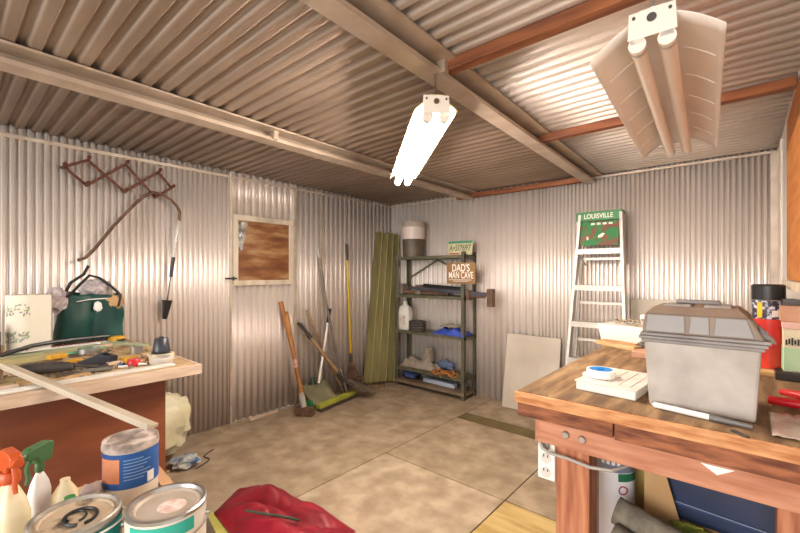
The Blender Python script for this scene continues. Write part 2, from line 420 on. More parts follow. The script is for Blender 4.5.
# ------------------------------------------------------------------ fluorescent fixtures
def fixture(name, label, a, b, lit, wing, drp, sp=.033):
    a = Vector(a); b = Vector(b); d = b-a; L = d.length; ang = math.atan2(d.y, d.x)
    pitch = -math.asin(d.z/L)
    M = Matrix.Translation((a+b)/2) @ Matrix.Rotation(ang, 4, 'Z') @ Matrix.Rotation(pitch, 4, 'Y')
    t = thing(name, label, 'light fixture', M=M)
    H = L/2; rm = REFLY if lit else REFL
    def wingf(sg):
        def f(u, v):
            y = .03+(wing-.03)*v
            zz = .045 - drp*v**1.5
            return (-H+L*u, sg*y, zz)
        return f
    for sg in (-1, 1):
        m = MB(M); m.grid(wingf(sg), 20, 8)
        wg = m.build('reflector_wing', rm, t, smooth=True, solid=.002, angle=60)
        for k in range(1, 6):
            m = MB(M); x = -H + L*k/6
            pts = []
            for j in range(6):
                v = .25+.6*j/5; p = wingf(sg)(0, v); pts.append((x, p[1], p[2]-.0015))
            m.tube(pts, .002, 6); m.build('stamped_rib', rm, wg, smooth=True)
    m = MB(M); m.box((-H,-.03,.03),(H,.03,.07)); m.build('channel', rm, t, bevel=.004)
    m = MB(M); m.hexa([(-H-.004,-.055,-.005),(-H+.002,-.055,-.005),(-H+.002,.055,-.005),(-H-.004,.055,-.005),
                       (-H-.004,-.052,.065),(-H+.002,-.052,.065),(-H+.002,.052,.065),(-H-.004,.052,.065)])
    ep = m.build('end_plate', WHITEP, t, bevel=.002)
    for yy,zz,rr in ((0,.04,.011),(-.04,.05,.004),(.04,.05,.004)):
        m = MB(M); m.tube([(-H-.008,yy,zz),(-H-.003,yy,zz)], rr, 16); m.build('screw', RUST if lit else DGREY, ep)
    for e in (-1, 1):
        for sg in (-1, 1):
            m = MB(M); x = e*(H-.006)
            m.box((x-.009,sg*sp-.016,-.018),(x+.009,sg*sp+.016,.035)); m.tube([(x-.009,sg*sp,-.02),(x+.009,sg*sp,-.02)], .021, 18)
            m.build('lamp_socket', WHITEP, t, bevel=.001)
    for sg in (-1, 1):
        m = MB(M); m.tube([(-H+.012,sg*sp,-.02),(H-.012,sg*sp,-.02)], .019, 20)
        tb = m.build('fluorescent_tube', TUBEON if lit else TUBEOFF, t, smooth=True)
        m = MB(M)
        for e in (-1,1): m.tube([(e*(H-.03),sg*sp,-.02),(e*(H-.012),sg*sp,-.02)], .0195, 20)
        m.build('end_cap', STEEL, tb, smooth=True)
    # hanging hooks / chain
    for e in (-1, 1):
        p = M @ Vector((e*(H-.02), 0, .07)); zt2 = zc(p.y)-.0
        m = MB(); m.tube([(p.x,p.y,p.z-.03),(p.x,p.y,zt2)], .0045, 8); 
        if e == -1 :
            pts = [(p.x+.016*math.cos(q)*math.sin(ang), p.y-.016*math.cos(q)*math.cos(ang), p.z-.012+.02*math.sin(q)) for q in [PI*k/8 for k in range(-10,7)]]
            m.tube(pts, .005, 8)
        m.build('hanging_hook', STEEL if not lit else RUST, t, smooth=True)
    return t
fixture('fluorescent_light', 'lit twin-tube fluorescent light hanging near the ceiling beam', (2.435,1.305,1.945), (1.56,2.12,1.945), True, .088, .04)
fixture('fluorescent_light', 'unlit wide-winged twin-tube fluorescent light hanging at upper right', (3.187,1.209,1.92), (3.12,2.40,1.92), False, .15, .075)

# ------------------------------------------------------------------ left wall hangings
t = thing('accordion_rack', 'reddish brown folding wooden peg rack high on the left wall', 'peg rack', (.03,.85,1.88))
tops = [(.62,2.058),(.86,2.075),(1.085,2.075)]; bots = [(.645,1.885),(.86,1.885),(1.06,1.875)]
# lattice: left peg, three upper peaks, three lower points, right end
A = (.535,1.985); U = [(.66,2.055),(.875,2.07),(1.085,2.055)]; Lw = [(.655,1.885),(.87,1.875),(1.065,1.865)]; E_ = (1.175,1.95)
AX = mat('rack_red_brown_wood','4e2413','6a3520',scale=6,rough=.6)
def rk(p, q, x):
    m = MB(); m.bar((x,p[0],p[1]),(x,q[0],q[1]), .018, .007, up=(1,0,0)); m.build('slat', AX, t, bevel=.001)
rk(A,U[0],.034); rk(A,Lw[0],.042)
for i in range(2): rk(Lw[i],U[i+1],.034); rk(U[i],Lw[i+1],.042)
rk(U[2],E_,.042); rk(Lw[2],E_,.034)
for p in [A]+Lw+[E_]+U:
    m = MB(); m.tube([(.028,p[0],p[1]),(.05,p[0],p[1]),(.085,p[0],p[1]+.01)], [.009,.008,.007], 10); m.tube([(.083,p[0],p[1]+.009),(.098,p[0],p[1]+.012)],[.013,.011],12)
    m.build('peg', AX, t, smooth=True)
m = MB()
m.box((.008,.52,1.975),(.031,.55,1.99)); m.build('wall_nail', DGREY, t)

t = thing('curved_pole_tool', 'curved metal pole tool hooked on the peg rack', 'pole tool', (.075,.9,1.0))
path = [(.085,.60,1.382),(.08,.64,1.40),(.075,.69,1.46),(.075,.80,1.63),(.075,.93,1.80),(.075,.985,1.86),(.075,1.04,1.892),(.075,1.10,1.885),(.075,1.16,1.855),(.075,1.205,1.81),(.075,1.222,1.77),(.075,1.218,1.70)]
m = MB(); m.tube(path, .0105, 10); m.build('curved_tube', RUST, t, smooth=True)
m = MB(); m.tube([(.075,1.218,1.72),(.075,1.165,1.33)], .0085, 10); m.build('straight_rod', STEEL, t, smooth=True)
m = MB(); m.tube([(.075,1.178,1.42),(.075,1.16,1.27)], .013, 12); m.build('rubber_grip', BLACK, t, smooth=True)
m = MB(); m.tube([(.075,1.16,1.28),(.075,1.135,1.09)], .0045, 8); m.build('thin_rod', DGREY, t, smooth=True)
m = MB(); m.tube([(.075,1.135,1.095),(.075,1.133,1.075),(.075,1.117,.955)], [.036,.032,.016], 14); m.build('flared_tip', BLACK, t, smooth=True)

# ------------------------------------------------------------------ left workbench
t = thing('workbench', 'long workbench along left wall with pale edge and red brown panel', 'workbench', (.75,-.1,0))
m = MB(); m.box((.03,-1.15,.828),(1.405,.80,.87)); m.build('tabletop', LBTOP, t, bevel=.002)
m = MB(); m.box((1.405,-1.15,.828),(1.44,.815,.872)); m.box((.03,.80,.828),(1.405,.815,.872)); m.build('edge_board', PALEW, t, bevel=.002)
m = MB(); m.box((1.30,-1.1,0),(1.315,.70,.828)); m.build('front_panel', BROWNPLY, t)
m = MB(); m.box((.15,.685,0),(1.30,.70,.828)); m.build('side_panel', BROWNPLY, t)
for x,y in ((.1,.6),(.1,-1.08),(1.20,-1.08)):
    m = MB(); m.box((x,y,0),(x+.09,y+.07,.828)); m.build('leg', PALEW, t)
m = MB(); m.tube([(1.314,.13,.60),(1.319,.13,.60)], .008); m.build('screw_head', STEEL, t)
BZ = .8705
def one(o, label, cat, group=None): return tag(o, label, cat, group)
# long white metal strip along the front edge
m = MB(); m.bar((1.40,-.6,BZ+.006),(1.355,.72,BZ+.006), .045, .010); one(m.build('metal_strip', WHITEW, bevel=.001), 'long flat white strip lying along the front edge of left workbench', 'strip')
m = MB(); m.bar((1.33,-.35,BZ+.008),(1.315,.20,BZ+.008), .03, .014); one(m.build('wood_lath', PALEW, bevel=.001), 'narrow pale lath just behind the white strip on left workbench', 'lath')
# paper towel roll
t = thing('paper_towel_roll', 'floral printed paper towel roll standing on left workbench', 'paper towels', (.36,.335,BZ))
m = MB(); m.lathe([(.022,0),(.093,0),(.096,.01),(.096,.30),(.093,.31),(.022,.31),(.022,0)], (.36,.335,BZ), 40); m.build('roll', FLORAL, t, smooth=True)
m = MB(); m.box((.455,.33,BZ+.002),(.4575,.415,BZ+.309), M=Matrix.Identity(4)); m.build('loose_sheet_edge', FLORAL, t)
m = MB(); m2 = MB()
for k in range(150):
    a = random.uniform(-1.5, 1.0); band = random.choice([(.06,.11),(.2,.26)]); z = BZ+random.uniform(*band)
    rr = .0966; c = Vector((.36+rr*math.cos(a), .335+rr*math.sin(a), z)); s = random.uniform(.006,.013)
    tg = Vector((-math.sin(a), math.cos(a), 0)); up = Vector((0,0,1)); q = random.uniform(0,PI)
    d1 = (tg*math.cos(q)+up*math.sin(q))*s; d2 = (tg*-math.sin(q)+up*math.cos(q))*s*.45
    (m if k%3 else m2).add([c-d1, c+d2, c+d1, c-d2], [(0,1,2,3)])
m.build('printed_leaves', LEAF, t); m2.build('printed_flowers', LILAC, t)
# green tote bag
t = thing('tote_bag', 'dark green tote bag stuffed with printed cloth on left workbench', 'bag', (.26,.62,BZ))
def bagf(c, hx, hy, h, z0, seed, topn=.0):
    def f(u, v):
        a = 2*PI*u; px = math.copysign(abs(math.cos(a))**.55, math.cos(a)); py = math.copysign(abs(math.sin(a))**.45, math.sin(a))
        k = 1-.08*v+.04*math.sin(PI*v); n_ = noise.noise(Vector((px*1.4+seed, py*1.4, v*2)))*.022
        return (c[0]+px*hx*k+n_, c[1]+py*hy*(1-.06*v)+n_, z0+h*v+topn*noise.noise(Vector((px*2+seed,py*3,0)))*v)
    return f
m = MB(); m.grid(bagf((.27,.625),.085,.165,.30,BZ+.001,3,.03), 48, 14)
m.add([(.27+.07*math.cos(a),.60+.16*math.sin(a),BZ+.001) for a in [2*PI*k/12 for k in range(12)]], [tuple(range(12))])
m.build('bag_body', TEALG, t, smooth=True, solid=.003, angle=80)
m = MB(); m.blob((.29,.655,BZ+.325),(.055,.085,.065),.2,seed=2); m.build('cloth_bundle', PAPER, t, smooth=True)
m = MB(); m.blob((.33,.46,BZ+.27),(.04,.05,.075),.2,seed=5); m.build('newspaper', PAPER, t, smooth=True)
m = MB(); m.blob((.352,.735,BZ+.25),(.02,.05,.045),.2,seed=9); m.build('brown_cloth', CARD, t, smooth=True)
m = MB(); m.tube([(.36,.50,BZ+.285),(.355,.56,BZ+.36),(.34,.61,BZ+.415),(.335,.66,BZ+.40),(.345,.72,BZ+.345),(.368,.765,BZ+.29),(.37,.75,BZ+.22)], .008, 8); m.build('handle', BLACK, t, smooth=True)
m = MB(); m.tube([(.21,.50,BZ+.27),(.22,.54,BZ+.37),(.24,.60,BZ+.42),(.24,.625,BZ+.475)], .009, 8); m.build('handle', BLACK, t, smooth=True)
m = MB(); m.blob((.372,.645,BZ+.225),(.006,.02,.028),.3,seed=4); m.build('white_tag', WHITE, t, smooth=True)
m = MB(); m.tube([(.366,.54,BZ+.258),(.374,.60,BZ+.27),(.366,.69,BZ+.272)], .003, 8); m.build('white_cord', WHITE, t, smooth=True)
# clutter
def strip(name, label, cat, mt, a, b, wd, th, z=0, bev=.001):
    m = MB(); m.bar((a[0],a[1],BZ+th/2+z),(b[0],b[1],BZ+th/2+z), wd, th)
    return one(m.build(name, mt, bevel=bev), label, cat)
strip('door_threshold', 'pale grey-green strip lying left of the yellow tape measure', 'strip', TSTRIP, (.62,-.6),(.50,.62), .06,.012)
strip('wood_board', 'dull yellow-green board across the middle of left workbench', 'board', mat('dull_green_board','a39a6a','b9ae80',scale=5,rough=.8,stretch=(5,1,5)), (.86,-.55),(.70,.42), .09,.022)
strip('plastic_strip', 'sea green plastic strip near the towel roll on left workbench', 'strip', TEALS, (.74,.42),(.66,.62), .03,.006, .013)
strip('plastic_strip', 'pale green strip behind the chrome clamp at the bench end', 'strip', TEALS, (.55,.56),(.45,.76), .045,.006)
strip('wood_offcut', 'grey wood offcut lying crosswise at far end of left workbench', 'offcut', TSTRIP, (.40,.66),(.72,.79), .06,.014)
strip('cardboard_sheet', 'cream card under the ridged black handle on left workbench', 'card', PALEW, (1.00,-.3),(.98,.22), .12,.008)
strip('wood_offcut', 'small pale wood scrap right of the black clamp block', 'offcut', PALEW, (1.12,.52),(1.10,.66), .025,.012)
strip('wood_offcut', 'short tan wood scrap beside the long white strip', 'offcut', CARD, (1.30,.33),(1.27,.42), .035,.01)
strip('wood_offcut', 'long thin grey lath behind the red cap', 'offcut', ASH, (.80,.60),(.50,.78), .02,.01)
strip('wood_offcut', 'tan wedge lying in front of the cream tape roll', 'offcut', CARD, (1.17,.62),(1.13,.67), .03,.01)
# toothed white rail with black cord
t = thing('toothed_rail', 'white toothed rail lying in front of the green tote bag', 'rail', (.47,.35,BZ))
m = MB(); m.bar((.52,-.1,BZ+.0075),(.405,.70,BZ+.0075), .05,.015); m.build('rail', WHITE, t, bevel=.001)
m = MB()
for k in range(34):
    f = k/34; x = .50-.105*f; y = .02+.66*f; m.box((x-.018,y,BZ+.015),(x+.006,y+.008,BZ+.024))
m.build('brown_teeth', mat('brown_teeth','8a3f28',rough=.7), t)
m = MB(); pts = [(.62,.16,BZ+.012),(.56,.24,BZ+.028),(.50,.33,BZ+.043),(.465,.43,BZ+.047),(.44,.55,BZ+.047),(.425,.69,BZ+.044)]
m.tube(pts, .011, 8); one(m.build('rubber_hose', BLACK, smooth=True), 'black curved rubber hose lying over the white toothed rail', 'hose')
# tape measure
t = thing('tape_measure', 'mustard yellow tape measure at the foot of the tote bag', 'tape measure', (.42,.745,BZ))
m = MB(T(.42,.73,BZ)@RZ(20)); m.box((-.03,-.04,0),(.03,.04,.04)); m.build('case', YTOOL, t, bevel=.012)
m = MB(T(.42,.73,BZ)@RZ(20)); m.box((.03,-.02,.005),(.034,.03,.02)); m.build('tape_mouth', BLACK, t)
# screwdriver / ridged handle tool
Mh = T(1.14,.30,BZ+.030)@RZ(240)
t = thing('ridged_handle_tool', 'hand tool with ridged black barrel handle on left workbench', 'hand tool', M=Mh)
m = MB(Mh); pr = []
for k in range(19):
    x = -.10+.2*k/18; pr.append((x, .026*(1-.45*abs(x/.1)**3)-(.003 if k%2 else 0)))
m.tube([(p[0],0,0) for p in pr], [p[1] for p in pr], 14); m.build('handle', mat('ridged_black','3a3430','4c453e',scale=20,rough=.6), t, smooth=True)
m = MB(Mh); m.tube([(-.1,0,0),(-.24,0,-.014)], .006, 8); m.build('shaft', DGREY, t, smooth=True)
m = MB(Mh); m.tube([(.1,0,0),(.112,0,0)], .018, 12); m.build('end_knob', DGREY, t)
# chrome ring clamp
t = thing('hose_clamp', 'round chrome hose clamp ring behind the black block', 'clamp', (.62,.52,BZ))
m = MB(); m.lathe([(.05,0),(.052,.0),(.052,.03),(.05,.03),(.05,0)], (.73,.53,BZ+.001), 32); m.build('band', STEEL, t, smooth=True)
m = MB(); m.box((.775,.52,BZ+.004),(.805,.545,BZ+.026)); m.build('screw_housing', STEEL, t, bevel=.003)
# black clamp block
Mb = T(1.04,.50,BZ+.0)@RZ(40)
t = thing('block_plane', 'dark metal block plane in the middle of left workbench clutter', 'hand plane', M=Mb)
m = MB(Mb); m.prism([(-.08,0),(.08,0),(.08,.035),(.02,.05),(-.05,.02),(-.08,.012)], .05, M=T(0,.025,0)@RX(90)); m.build('body', mat('dark_blue_black_metal','24242e','32323c',scale=8,rough=.4,metal=.3), t, bevel=.003)
m = MB(Mb); m.bar((-.02,0,.03),(.06,0,.062), .035,.004); m.build('blade', DGREY, t)
m = MB(Mb); m.tube([(-.06,0,.012),(-.06,0,.035)], [.008,.013], 12); m.build('front_knob', ASH, t, smooth=True)
# knife / scraper
Mk = T(1.24,.43,BZ+.008)@RZ(75)
t = thing('putty_knife', 'grey putty knife beside the dark block plane', 'putty knife', M=Mk)
m = MB(Mk); m.prism([(-.02,-.008),(-.02,.008),(-.10,.03),(-.10,-.03)], .002); m.build('blade', STEEL, t)
m = MB(Mk); m.box((-.03,-.012,-.005),(.08,.012,.011)); m.build('handle', mat('grey_handle','6a665c',rough=.6), t, bevel=.005)
# red cap, batteries
m = MB(); m.lathe([(0,.03),(.022,.03),(.026,.024),(.028,0),(0,0)], (1.215,.60,BZ), 20); one(m.build('screw_cap', REDPL, smooth=True), 'round red plastic cap on left workbench', 'cap')
grpn = 'small shiny wire connectors scattered by the red cap'
for i,(x,y,a) in enumerate([(1.22,.51,20),(1.245,.55,70),(1.20,.555,130),(1.275,.575,160),(1.255,.625,50)]):
    m = MB(T(x,y,BZ+.007)@RZ(a)); m.tube([(-.018,0,0),(.018,0,0)],[.007,.005],10)
    tag(m.build('wire_connector', [STEEL,WHITE,BLUEL][i%3], smooth=True), ['shiny steel wire connector nearest the towel roll end of the connectors','white wire connector between steel ones in front of red cap','blue wire connector closest to the red cap','small steel wire connector nearest the front white strip','white wire connector nearest the cream tape rolls'][i], 'connector', grpn)
for i,(x,y,l) in enumerate([(.885,.375,'small mustard coloured plastic block near the towel roll'),(1.10,.61,'mustard coloured scrap right of the block plane')]):
    m = MB(T(x,y,BZ+(.022 if i==0 else 0))@RZ(20)); m.box((-.02,-.035,0),(.02,.035,.022)); one(m.build('plastic_block', YTOOL, bevel=.005), l, 'block')
# tin can small
m = MB(); m.lathe([(0,0),(.03,0),(.03,.035),(.027,.035),(.027,.004),(0,.004)], (.90,.70,BZ), 24); one(m.build('tin_lid', STEEL, smooth=True), 'small open metal tin between red cap and tape rolls', 'tin')
# tape rolls and black cup
def ring(name, label, c, ro, ri, h, mt, M=None):
    m = MB(M); m.lathe([(ri,0),(ro-.002,0),(ro,.003),(ro,h-.003),(ro-.002,h),(ri,h),(ri,0)], c, 36)
    return one(m.build(name, mt, smooth=True), label, 'tape roll')
ring('tape_roll', 'greyish white tape roll nearest the front corner of left workbench', (1.265,.70,BZ), .05,.034,.032, mat('grey_tape_roll','b5aca0','c6beb2',scale=9,rough=.6))
ring('tape_roll', 'cream tape roll under the black cup on left workbench', (1.15,.738,BZ), .056,.03,.028, TAPEC)
t = thing('black_cup', 'black tapered plastic cup on the cream tape roll', 'cup', (1.15,.738,BZ+.0285))
m = MB(); m.lathe([(0,0),(.042,0),(.044,.010),(.040,.012),(.031,.072),(.027,.076),(.0,.076)], (1.15,.738,BZ+.0285), 28); m.build('cup_body', mat('slate_black_plastic','2c3038',rough=.35), t, smooth=True)
m = MB(); m.lathe([(.010,.076),(.012,.076),(.010,.082),(0,.082)], (1.15,.738,BZ+.0285), 16); m.build('knob', BLACK, t, smooth=True)
# cream plastic bottle left edge
m = MB(); m.lathe([(0,0),(.045,0),(.048,.01),(.048,.05),(.03,.065),(0,.067)], (1.13,.125,BZ), 24); one(m.build('plastic_jar', PALEW, smooth=True), 'low cream jar at left picture edge on left workbench', 'jar')
# small dark bottles behind towels
m = MB(); m.lathe([(0,0),(.03,0),(.03,.12),(.015,.14),(.015,.16),(0,.16)], (.42,.19,BZ), 20); one(m.build('dark_bottle', BLACK, smooth=True), 'small black bottle left of the paper towel roll', 'bottle')


TSTRIP2 = mat('brownish_lath','7c6a4c','9c8a66',scale=6,rough=.8,stretch=(5,1,5))
DK = mat('dark_rusty_tool','3d332c','5c4c40',scale=18,rough=.6,metal=.3)
for nm,l,c,mt,a,b,wd,th,z in [
    ('wood_lath','brownish lath lying between yellow-green board and cream card','lath',TSTRIP2,(.95,-.4),(.86,.40),.03,.016,0),
    ('wood_lath','pale green lath behind the yellow-green board','lath',TSTRIP,(.76,-.5),(.62,.36),.035,.02,0),
    ('file','rusty flat file under the block plane end','file',DK,(.78,.44),(.74,.66),.022,.006,0),
    ('wood_offcut','thin cream sliver lying beside the cream tape roll','offcut',PALEW,(1.04,.70),(.96,.79),.02,.01,0),
    ('wood_lath','dark brown lath in front of the ridged handle tool','lath',TSTRIP2,(1.19,-.3),(1.17,.27),.025,.014,0),
    ('wood_offcut','square brown block near the jar at left picture edge','offcut',CARD,(1.02,.10),(1.01,.16),.05,.03,0),
    ('wood_offcut','flat grey shim lying between the chrome ring and the tin','offcut',ASH,(.76,.58),(.70,.74),.05,.007,0),
    ('chisel','small chisel with mustard handle behind the ridged tool','chisel',YTOOL,(.95,.40),(.93,.49),.02,.018,0),
    ('spanner','dark spanner lying next to the putty knife','spanner',DK,(1.13,.40),(1.12,.50),.02,.006,0),
    ('wood_offcut','pale wedge in front of the tote bag','offcut',PALEW,(.55,.60),(.49,.72),.05,.012,0),
    ('wood_lath','long whitish green lath along the back edge under the bag','lath',TSTRIP,(.56,-.2),(.53,.36),.03,.012,0),
    ]:
    m = MB(); m.bar((a[0],a[1],BZ+th/2+z),(b[0],b[1],BZ+th/2+z),wd,th)
    if nm == 'spanner':
        for p in (a,b): m.lathe([(.008,0),(.016,0),(.016,th),(.008,th),(.008,0)], (p[0],p[1],BZ+z), 14)
    if nm == 'chisel': m.tube([(b[0],b[1],BZ+.01),(b[0]-.01,b[1]+.09,BZ+.004)], [.006,.003], 8)
    one(m.build(nm, mt, bevel=.0015), l, c)
random.seed(21)
m = MB()
for q in range(110):
    x = random.uniform(.62,1.34); y = random.uniform(.05,.76); a = random.uniform(0,PI); zz = BZ+.004
    m.tube([(x,y,zz),(x+.022*math.cos(a),y+.022*math.sin(a),zz+.002)], random.uniform(.0025,.004), 6)
o = m.build('loose_screws', mat('mixed_screws','4c4036','b8a890',scale=60,rough=.6)); tag(o, 'loose screws, nails and wood crumbs scattered over the left workbench', 'screws', kind='stuff')

# angled trim stick from bench to the compound can
m = MB()
a_ = Vector((1.15,.18,.930)); b_ = Vector((1.885,.468,.790))
t = thing('trim_stick', 'long pale moulding stick sloping from left workbench down onto compound can', 'moulding', tuple((a_+b_)/2))
m.bar(a_, b_, .04, .012); m.build('flat_strip', mat('tan_moulding','b3a590','c9bca8',scale=5,rough=.7), t, bevel=.001)
sd = (b_-a_).normalized().cross(Vector((0,0,1))).normalized()
m = MB(); m.bar(a_+sd*.017+Vector((0,0,.009)), b_+sd*.017+Vector((0,0,.009)), .006, .012); m.build('raised_lip', mat('tan_moulding','b3a590'), t)

# white bag under / beside bench
m = MB(); m.blob((.33,.97,.27),(.17,.20,.20),.12,n=28,m=18,seed=11,sq=.75)
one(m.build('plastic_bag', BAGW, smooth=True), 'bulging cream plastic bag standing at the end of left workbench', 'bag')
m = MB(); m.blob((.52,1.10,.035),(.08,.08,.032),.35,seed=3); one(m.build('wrapper', mat('blue_white_wrapper','5a78a8','d8d4c0',scale=14,rough=.5), smooth=True), 'crumpled blue and white wrapper on floor under cream plastic bag', 'wrapper')
m = MB(); m.bar((.075,1.80,.012),(.06,2.08,.012), .02,.02); one(m.build('wood_stick', PALEW), 'short pale stick on floor at foot of metal door', 'stick')
m = MB(); pts = [(.62-.20*k/12, 1.12+.22*k/12+.05*math.sin(k*.5), .007) for k in range(13)]; m.tube(pts, .004, 6); one(m.build('black_wire', DGREY, smooth=True), 'thin dark wire lying on the floor near cream bag', 'wire')

# ------------------------------------------------------------------ low stand with cans
PZ = .575
t = thing('low_stand', 'low wooden stand beneath the paint cans at lower left', 'stand', (2.05,.25,0))
m = MB(); m.box((1.66,-.25,PZ-.02),(2.48,.50,PZ)); m.build('top', CARD, t, bevel=.002)
for x,y in ((1.68,-.23),(2.42,-.23),(1.68,.42),(2.42,.42)):
    m = MB(); m.box((x,y,0),(x+.045,y+.045,PZ-.02)); m.build('leg', CARD, t)
m = MB(); m.bar((1.64,.52,PZ+.012),(2.05,.495,PZ+.012), .035,.022); one(m.build('wood_board', mat('tan_lath','b58a62','c9a07a',scale=4,rough=.8,stretch=(1,6,6)), bevel=.001), 'tan lath along the far edge of the low stand behind the paint cans', 'lath')

def paint_can(name, label, c, r, h, parts):
    t = thing(name, label, 'paint can', c)
    parts(t, c, r, h)
    return t
def rim(m, c, r, h):
    m.lathe([(r-.012,h-.004),(r-.008,h+.003),(r-.003,h+.004),(r+.001,h+.001),(r+.001,h-.006),(r-.002,h-.008)], c, 56)
def wcan(t, c, r, h):
    m = MB(); m.lathe([(0,0),(r,0),(r+.001,.004),(r-.001,.006),(r-.001,h-.006),(r,h-.002)], c, 56); m.build('can_body', CANW, t, smooth=True)
    m = MB(); rim(m,c,r,h); m.build('rim', STEEL, t, smooth=True)
    m = MB(); m.lathe([(0,h-.008),(r-.022,h-.008),(r-.018,h-.003),(r-.012,h-.004)], c, 56)
    ld = m.build('lid', LIDTAN, t, smooth=True)
    m = MB(); m.lathe([(.0,h-.0065),(.03,h-.0065),(.03,h-.008),(0,h-.008)], (c[0]+.012,c[1]+.006,c[2]), 28); m.build('lid_sticker', mat('worn_sticker','e6dcd6','d0a898',scale=40,rough=.7), ld)
    aa, bb = R(-75), R(20)
    m = MB(); m.lathe([(r+.0005,h-.040),(r+.0005,h-.012)], c, 24, aa, bb); m.build('mint_band', MINT, t, smooth=True)
    m = MB(); m.lathe([(r+.0004,.01),(r+.0004,h-.041)], c, 24, aa, bb); m.build('label', CANW, t, smooth=True)
    a = R(-33); M = T(c[0]+(r+.0012)*math.cos(a), c[1]+(r+.0012)*math.sin(a), c[2]+h-.065) @ Matrix.Rotation(a+PI/2,4,'Z') @ RX(90)
    m = MB(M); m.lathe([(.017,0),(.027,0),(.027,.001),(.017,.001)], (0,0,0), 28); m.build('round_emblem', LINEB, t)
    a = R(-33-90)
    m = MB(); pts = []
    for k in range(25):
        q = PI*k/24; pts.append((c[0]+(r+.006)*math.cos(a+q)*1, c[1]+(r+.006)*math.sin(a+q), c[2]+h-.035-.022*math.sin(q)))
    m.tube(pts, .0022, 6); m.build('wire_handle', STEEL, t, smooth=True)
    for q in (0, PI):
        m = MB(); m.tube([(c[0]+(r-.002)*math.cos(a+q),c[1]+(r-.002)*math.sin(a+q),c[2]+h-.035),(c[0]+(r+.008)*math.cos(a+q),c[1]+(r+.008)*math.sin(a+q),c[2]+h-.035)],.007,10); m.build('handle_ear', STEEL, t)
paint_can('paint_can', 'cream paint can with mint green band and clean metal lid', (2.353,.35,PZ), .083, .193, wcan)
def tcan(t, c, r, h):
    m = MB(); m.lathe([(0,0),(r,0),(r+.001,.004),(r-.001,.006),(r-.001,h-.006),(r,h-.002)], c, 56); m.build('can_body', STEEL, t, smooth=True)
    m = MB(); rim(m,c,r,h); m.build('rim', mat('dirty_rim','8d8378','b8b0a4',scale=25,rough=.5,metal=.5), t, smooth=True)
    m = MB(); m.lathe([(0,h-.007),(r-.022,h-.007),(r-.018,h-.002),(r-.012,h-.004)], c, 56); ld = m.build('lid', mat('paint_smeared_lid','c2ab90','6d5c4c',scale=16,rough=.5,contrast=(.55,.66)), t, smooth=True)
    m = MB(); m.tube([(c[0]+.012+.036*math.cos(q), c[1]+.006+.030*math.sin(q), c[2]+h-.003) for q in [2*PI*k/28 for k in range(27)]], .0035, 6); m.build('black_wire_ring', BLACK, ld, smooth=True)
    m = MB(); m.tube([(c[0]+.004+.024*math.cos(q), c[1]+.0+.018*math.sin(q), c[2]+h-.003) for q in [2*PI*k/28 for k in range(24)]], .0025, 6); m.build('black_wire_ring', BLACK, ld, smooth=True)
    m = MB(); m.lathe([(r+.0008,.012),(r+.0008,h-.016)], c, 48); m.build('teal_label', TEAL, t, smooth=True)
    a = R(15); pts = []
    for k in range(21):
        q = PI*k/20; pts.append((c[0]+(r+.008)*math.cos(a+q-PI/2), c[1]+(r+.008)*math.sin(a+q-PI/2), c[2]+h-.03+.012*math.sin(q)))
    m = MB(); m.tube(pts, .0022, 6); m.build('wire_handle', WHITEP, t, smooth=True)
    a = R(-25); M = T(c[0]+(r+.0015)*math.cos(a), c[1]+(r+.0015)*math.sin(a), c[2]+h-.055) @ Matrix.Rotation(a+PI/2,4,'Z') @ RX(90)
    m = MB(M); m.lathe([(0,0),(.02,0),(.02,.0008),(0,.0008)], (0,0,0), 24); m.build('round_emblem', mat('pale_emblem','d4e2ea','7fa8c4',scale=60,rough=.5), t)
    a = R(8); M = T(c[0]+(r+.0015)*math.cos(a), c[1]+(r+.0015)*math.sin(a), c[2]+h-.04) @ Matrix.Rotation(a+PI/2,4,'Z') @ RX(90)
    m = MB(M)
    for k in range(3): m.box((-.016,-.004*k,0),(.016,-.004*k+.0015,.0006))
    m.build('print_lines', WHITE, t)
paint_can('paint_can', 'teal labelled paint can with smeared lid and black wire rings', (2.229,.205,PZ), .085, .182, tcan)
# compound can on white tub
c = (1.859,.413,PZ+.0005)
t = thing('compound_can', 'blue and orange labelled can with crusted pale compound on top', 'can', c)
r = .076; h = .188
m = MB(); m.lathe([(0,0),(r,0),(r,h),(r-.003,h+.001),(r-.004,h-.006),(0,h-.006)], c, 48); m.build('can_body', mat('can_cream','d8ccba',rough=.5), t, smooth=True)
m = MB(); m.lathe([(r+.001,.058),(r+.001,h-.022)], c, 48); lb = m.build('blue_label', BLUEL, t, smooth=True)
m = MB(); m.lathe([(r+.0018,.078),(r+.0018,h-.036)], c, 16, R(-88), R(-38)); m.build('orange_panel', ORANGEL, lb, smooth=True)
m = MB()
for k in range(7): m.lathe([(r+.0018,.085+.010*k),(r+.0018,.088+.010*k)], c, 12, R(-30), R(10+8*(k%3)))
m.build('print_lines', mat('pale_blue_print','8fb0d8',rough=.5), lb)
m = MB(); m.lathe([(r+.0018,.062),(r+.0018,.095)], c, 8, R(18), R(36)); m.build('white_panel', WHITE, lb)
m = MB(); m.lathe([(r+.003,h-.018),(r+.003,h-.01),(r+.001,h+.004),(r-.004,h+.006),(r-.01,h-.002)], c, 48); m.build('crusted_rim', CRUST, t, smooth=True)
m = MB(); m.grid(lambda u,v: (c[0]+(r-.008)*u*math.cos(2*PI*v), c[1]+(r-.008)*u*math.sin(2*PI*v), c[2]+h-.002+.006*noise.noise(Vector((u*3*math.cos(2*PI*v), u*3*math.sin(2*PI*v), 2)))), 8, 32); m.build('dried_compound', CRUST, t, smooth=True)
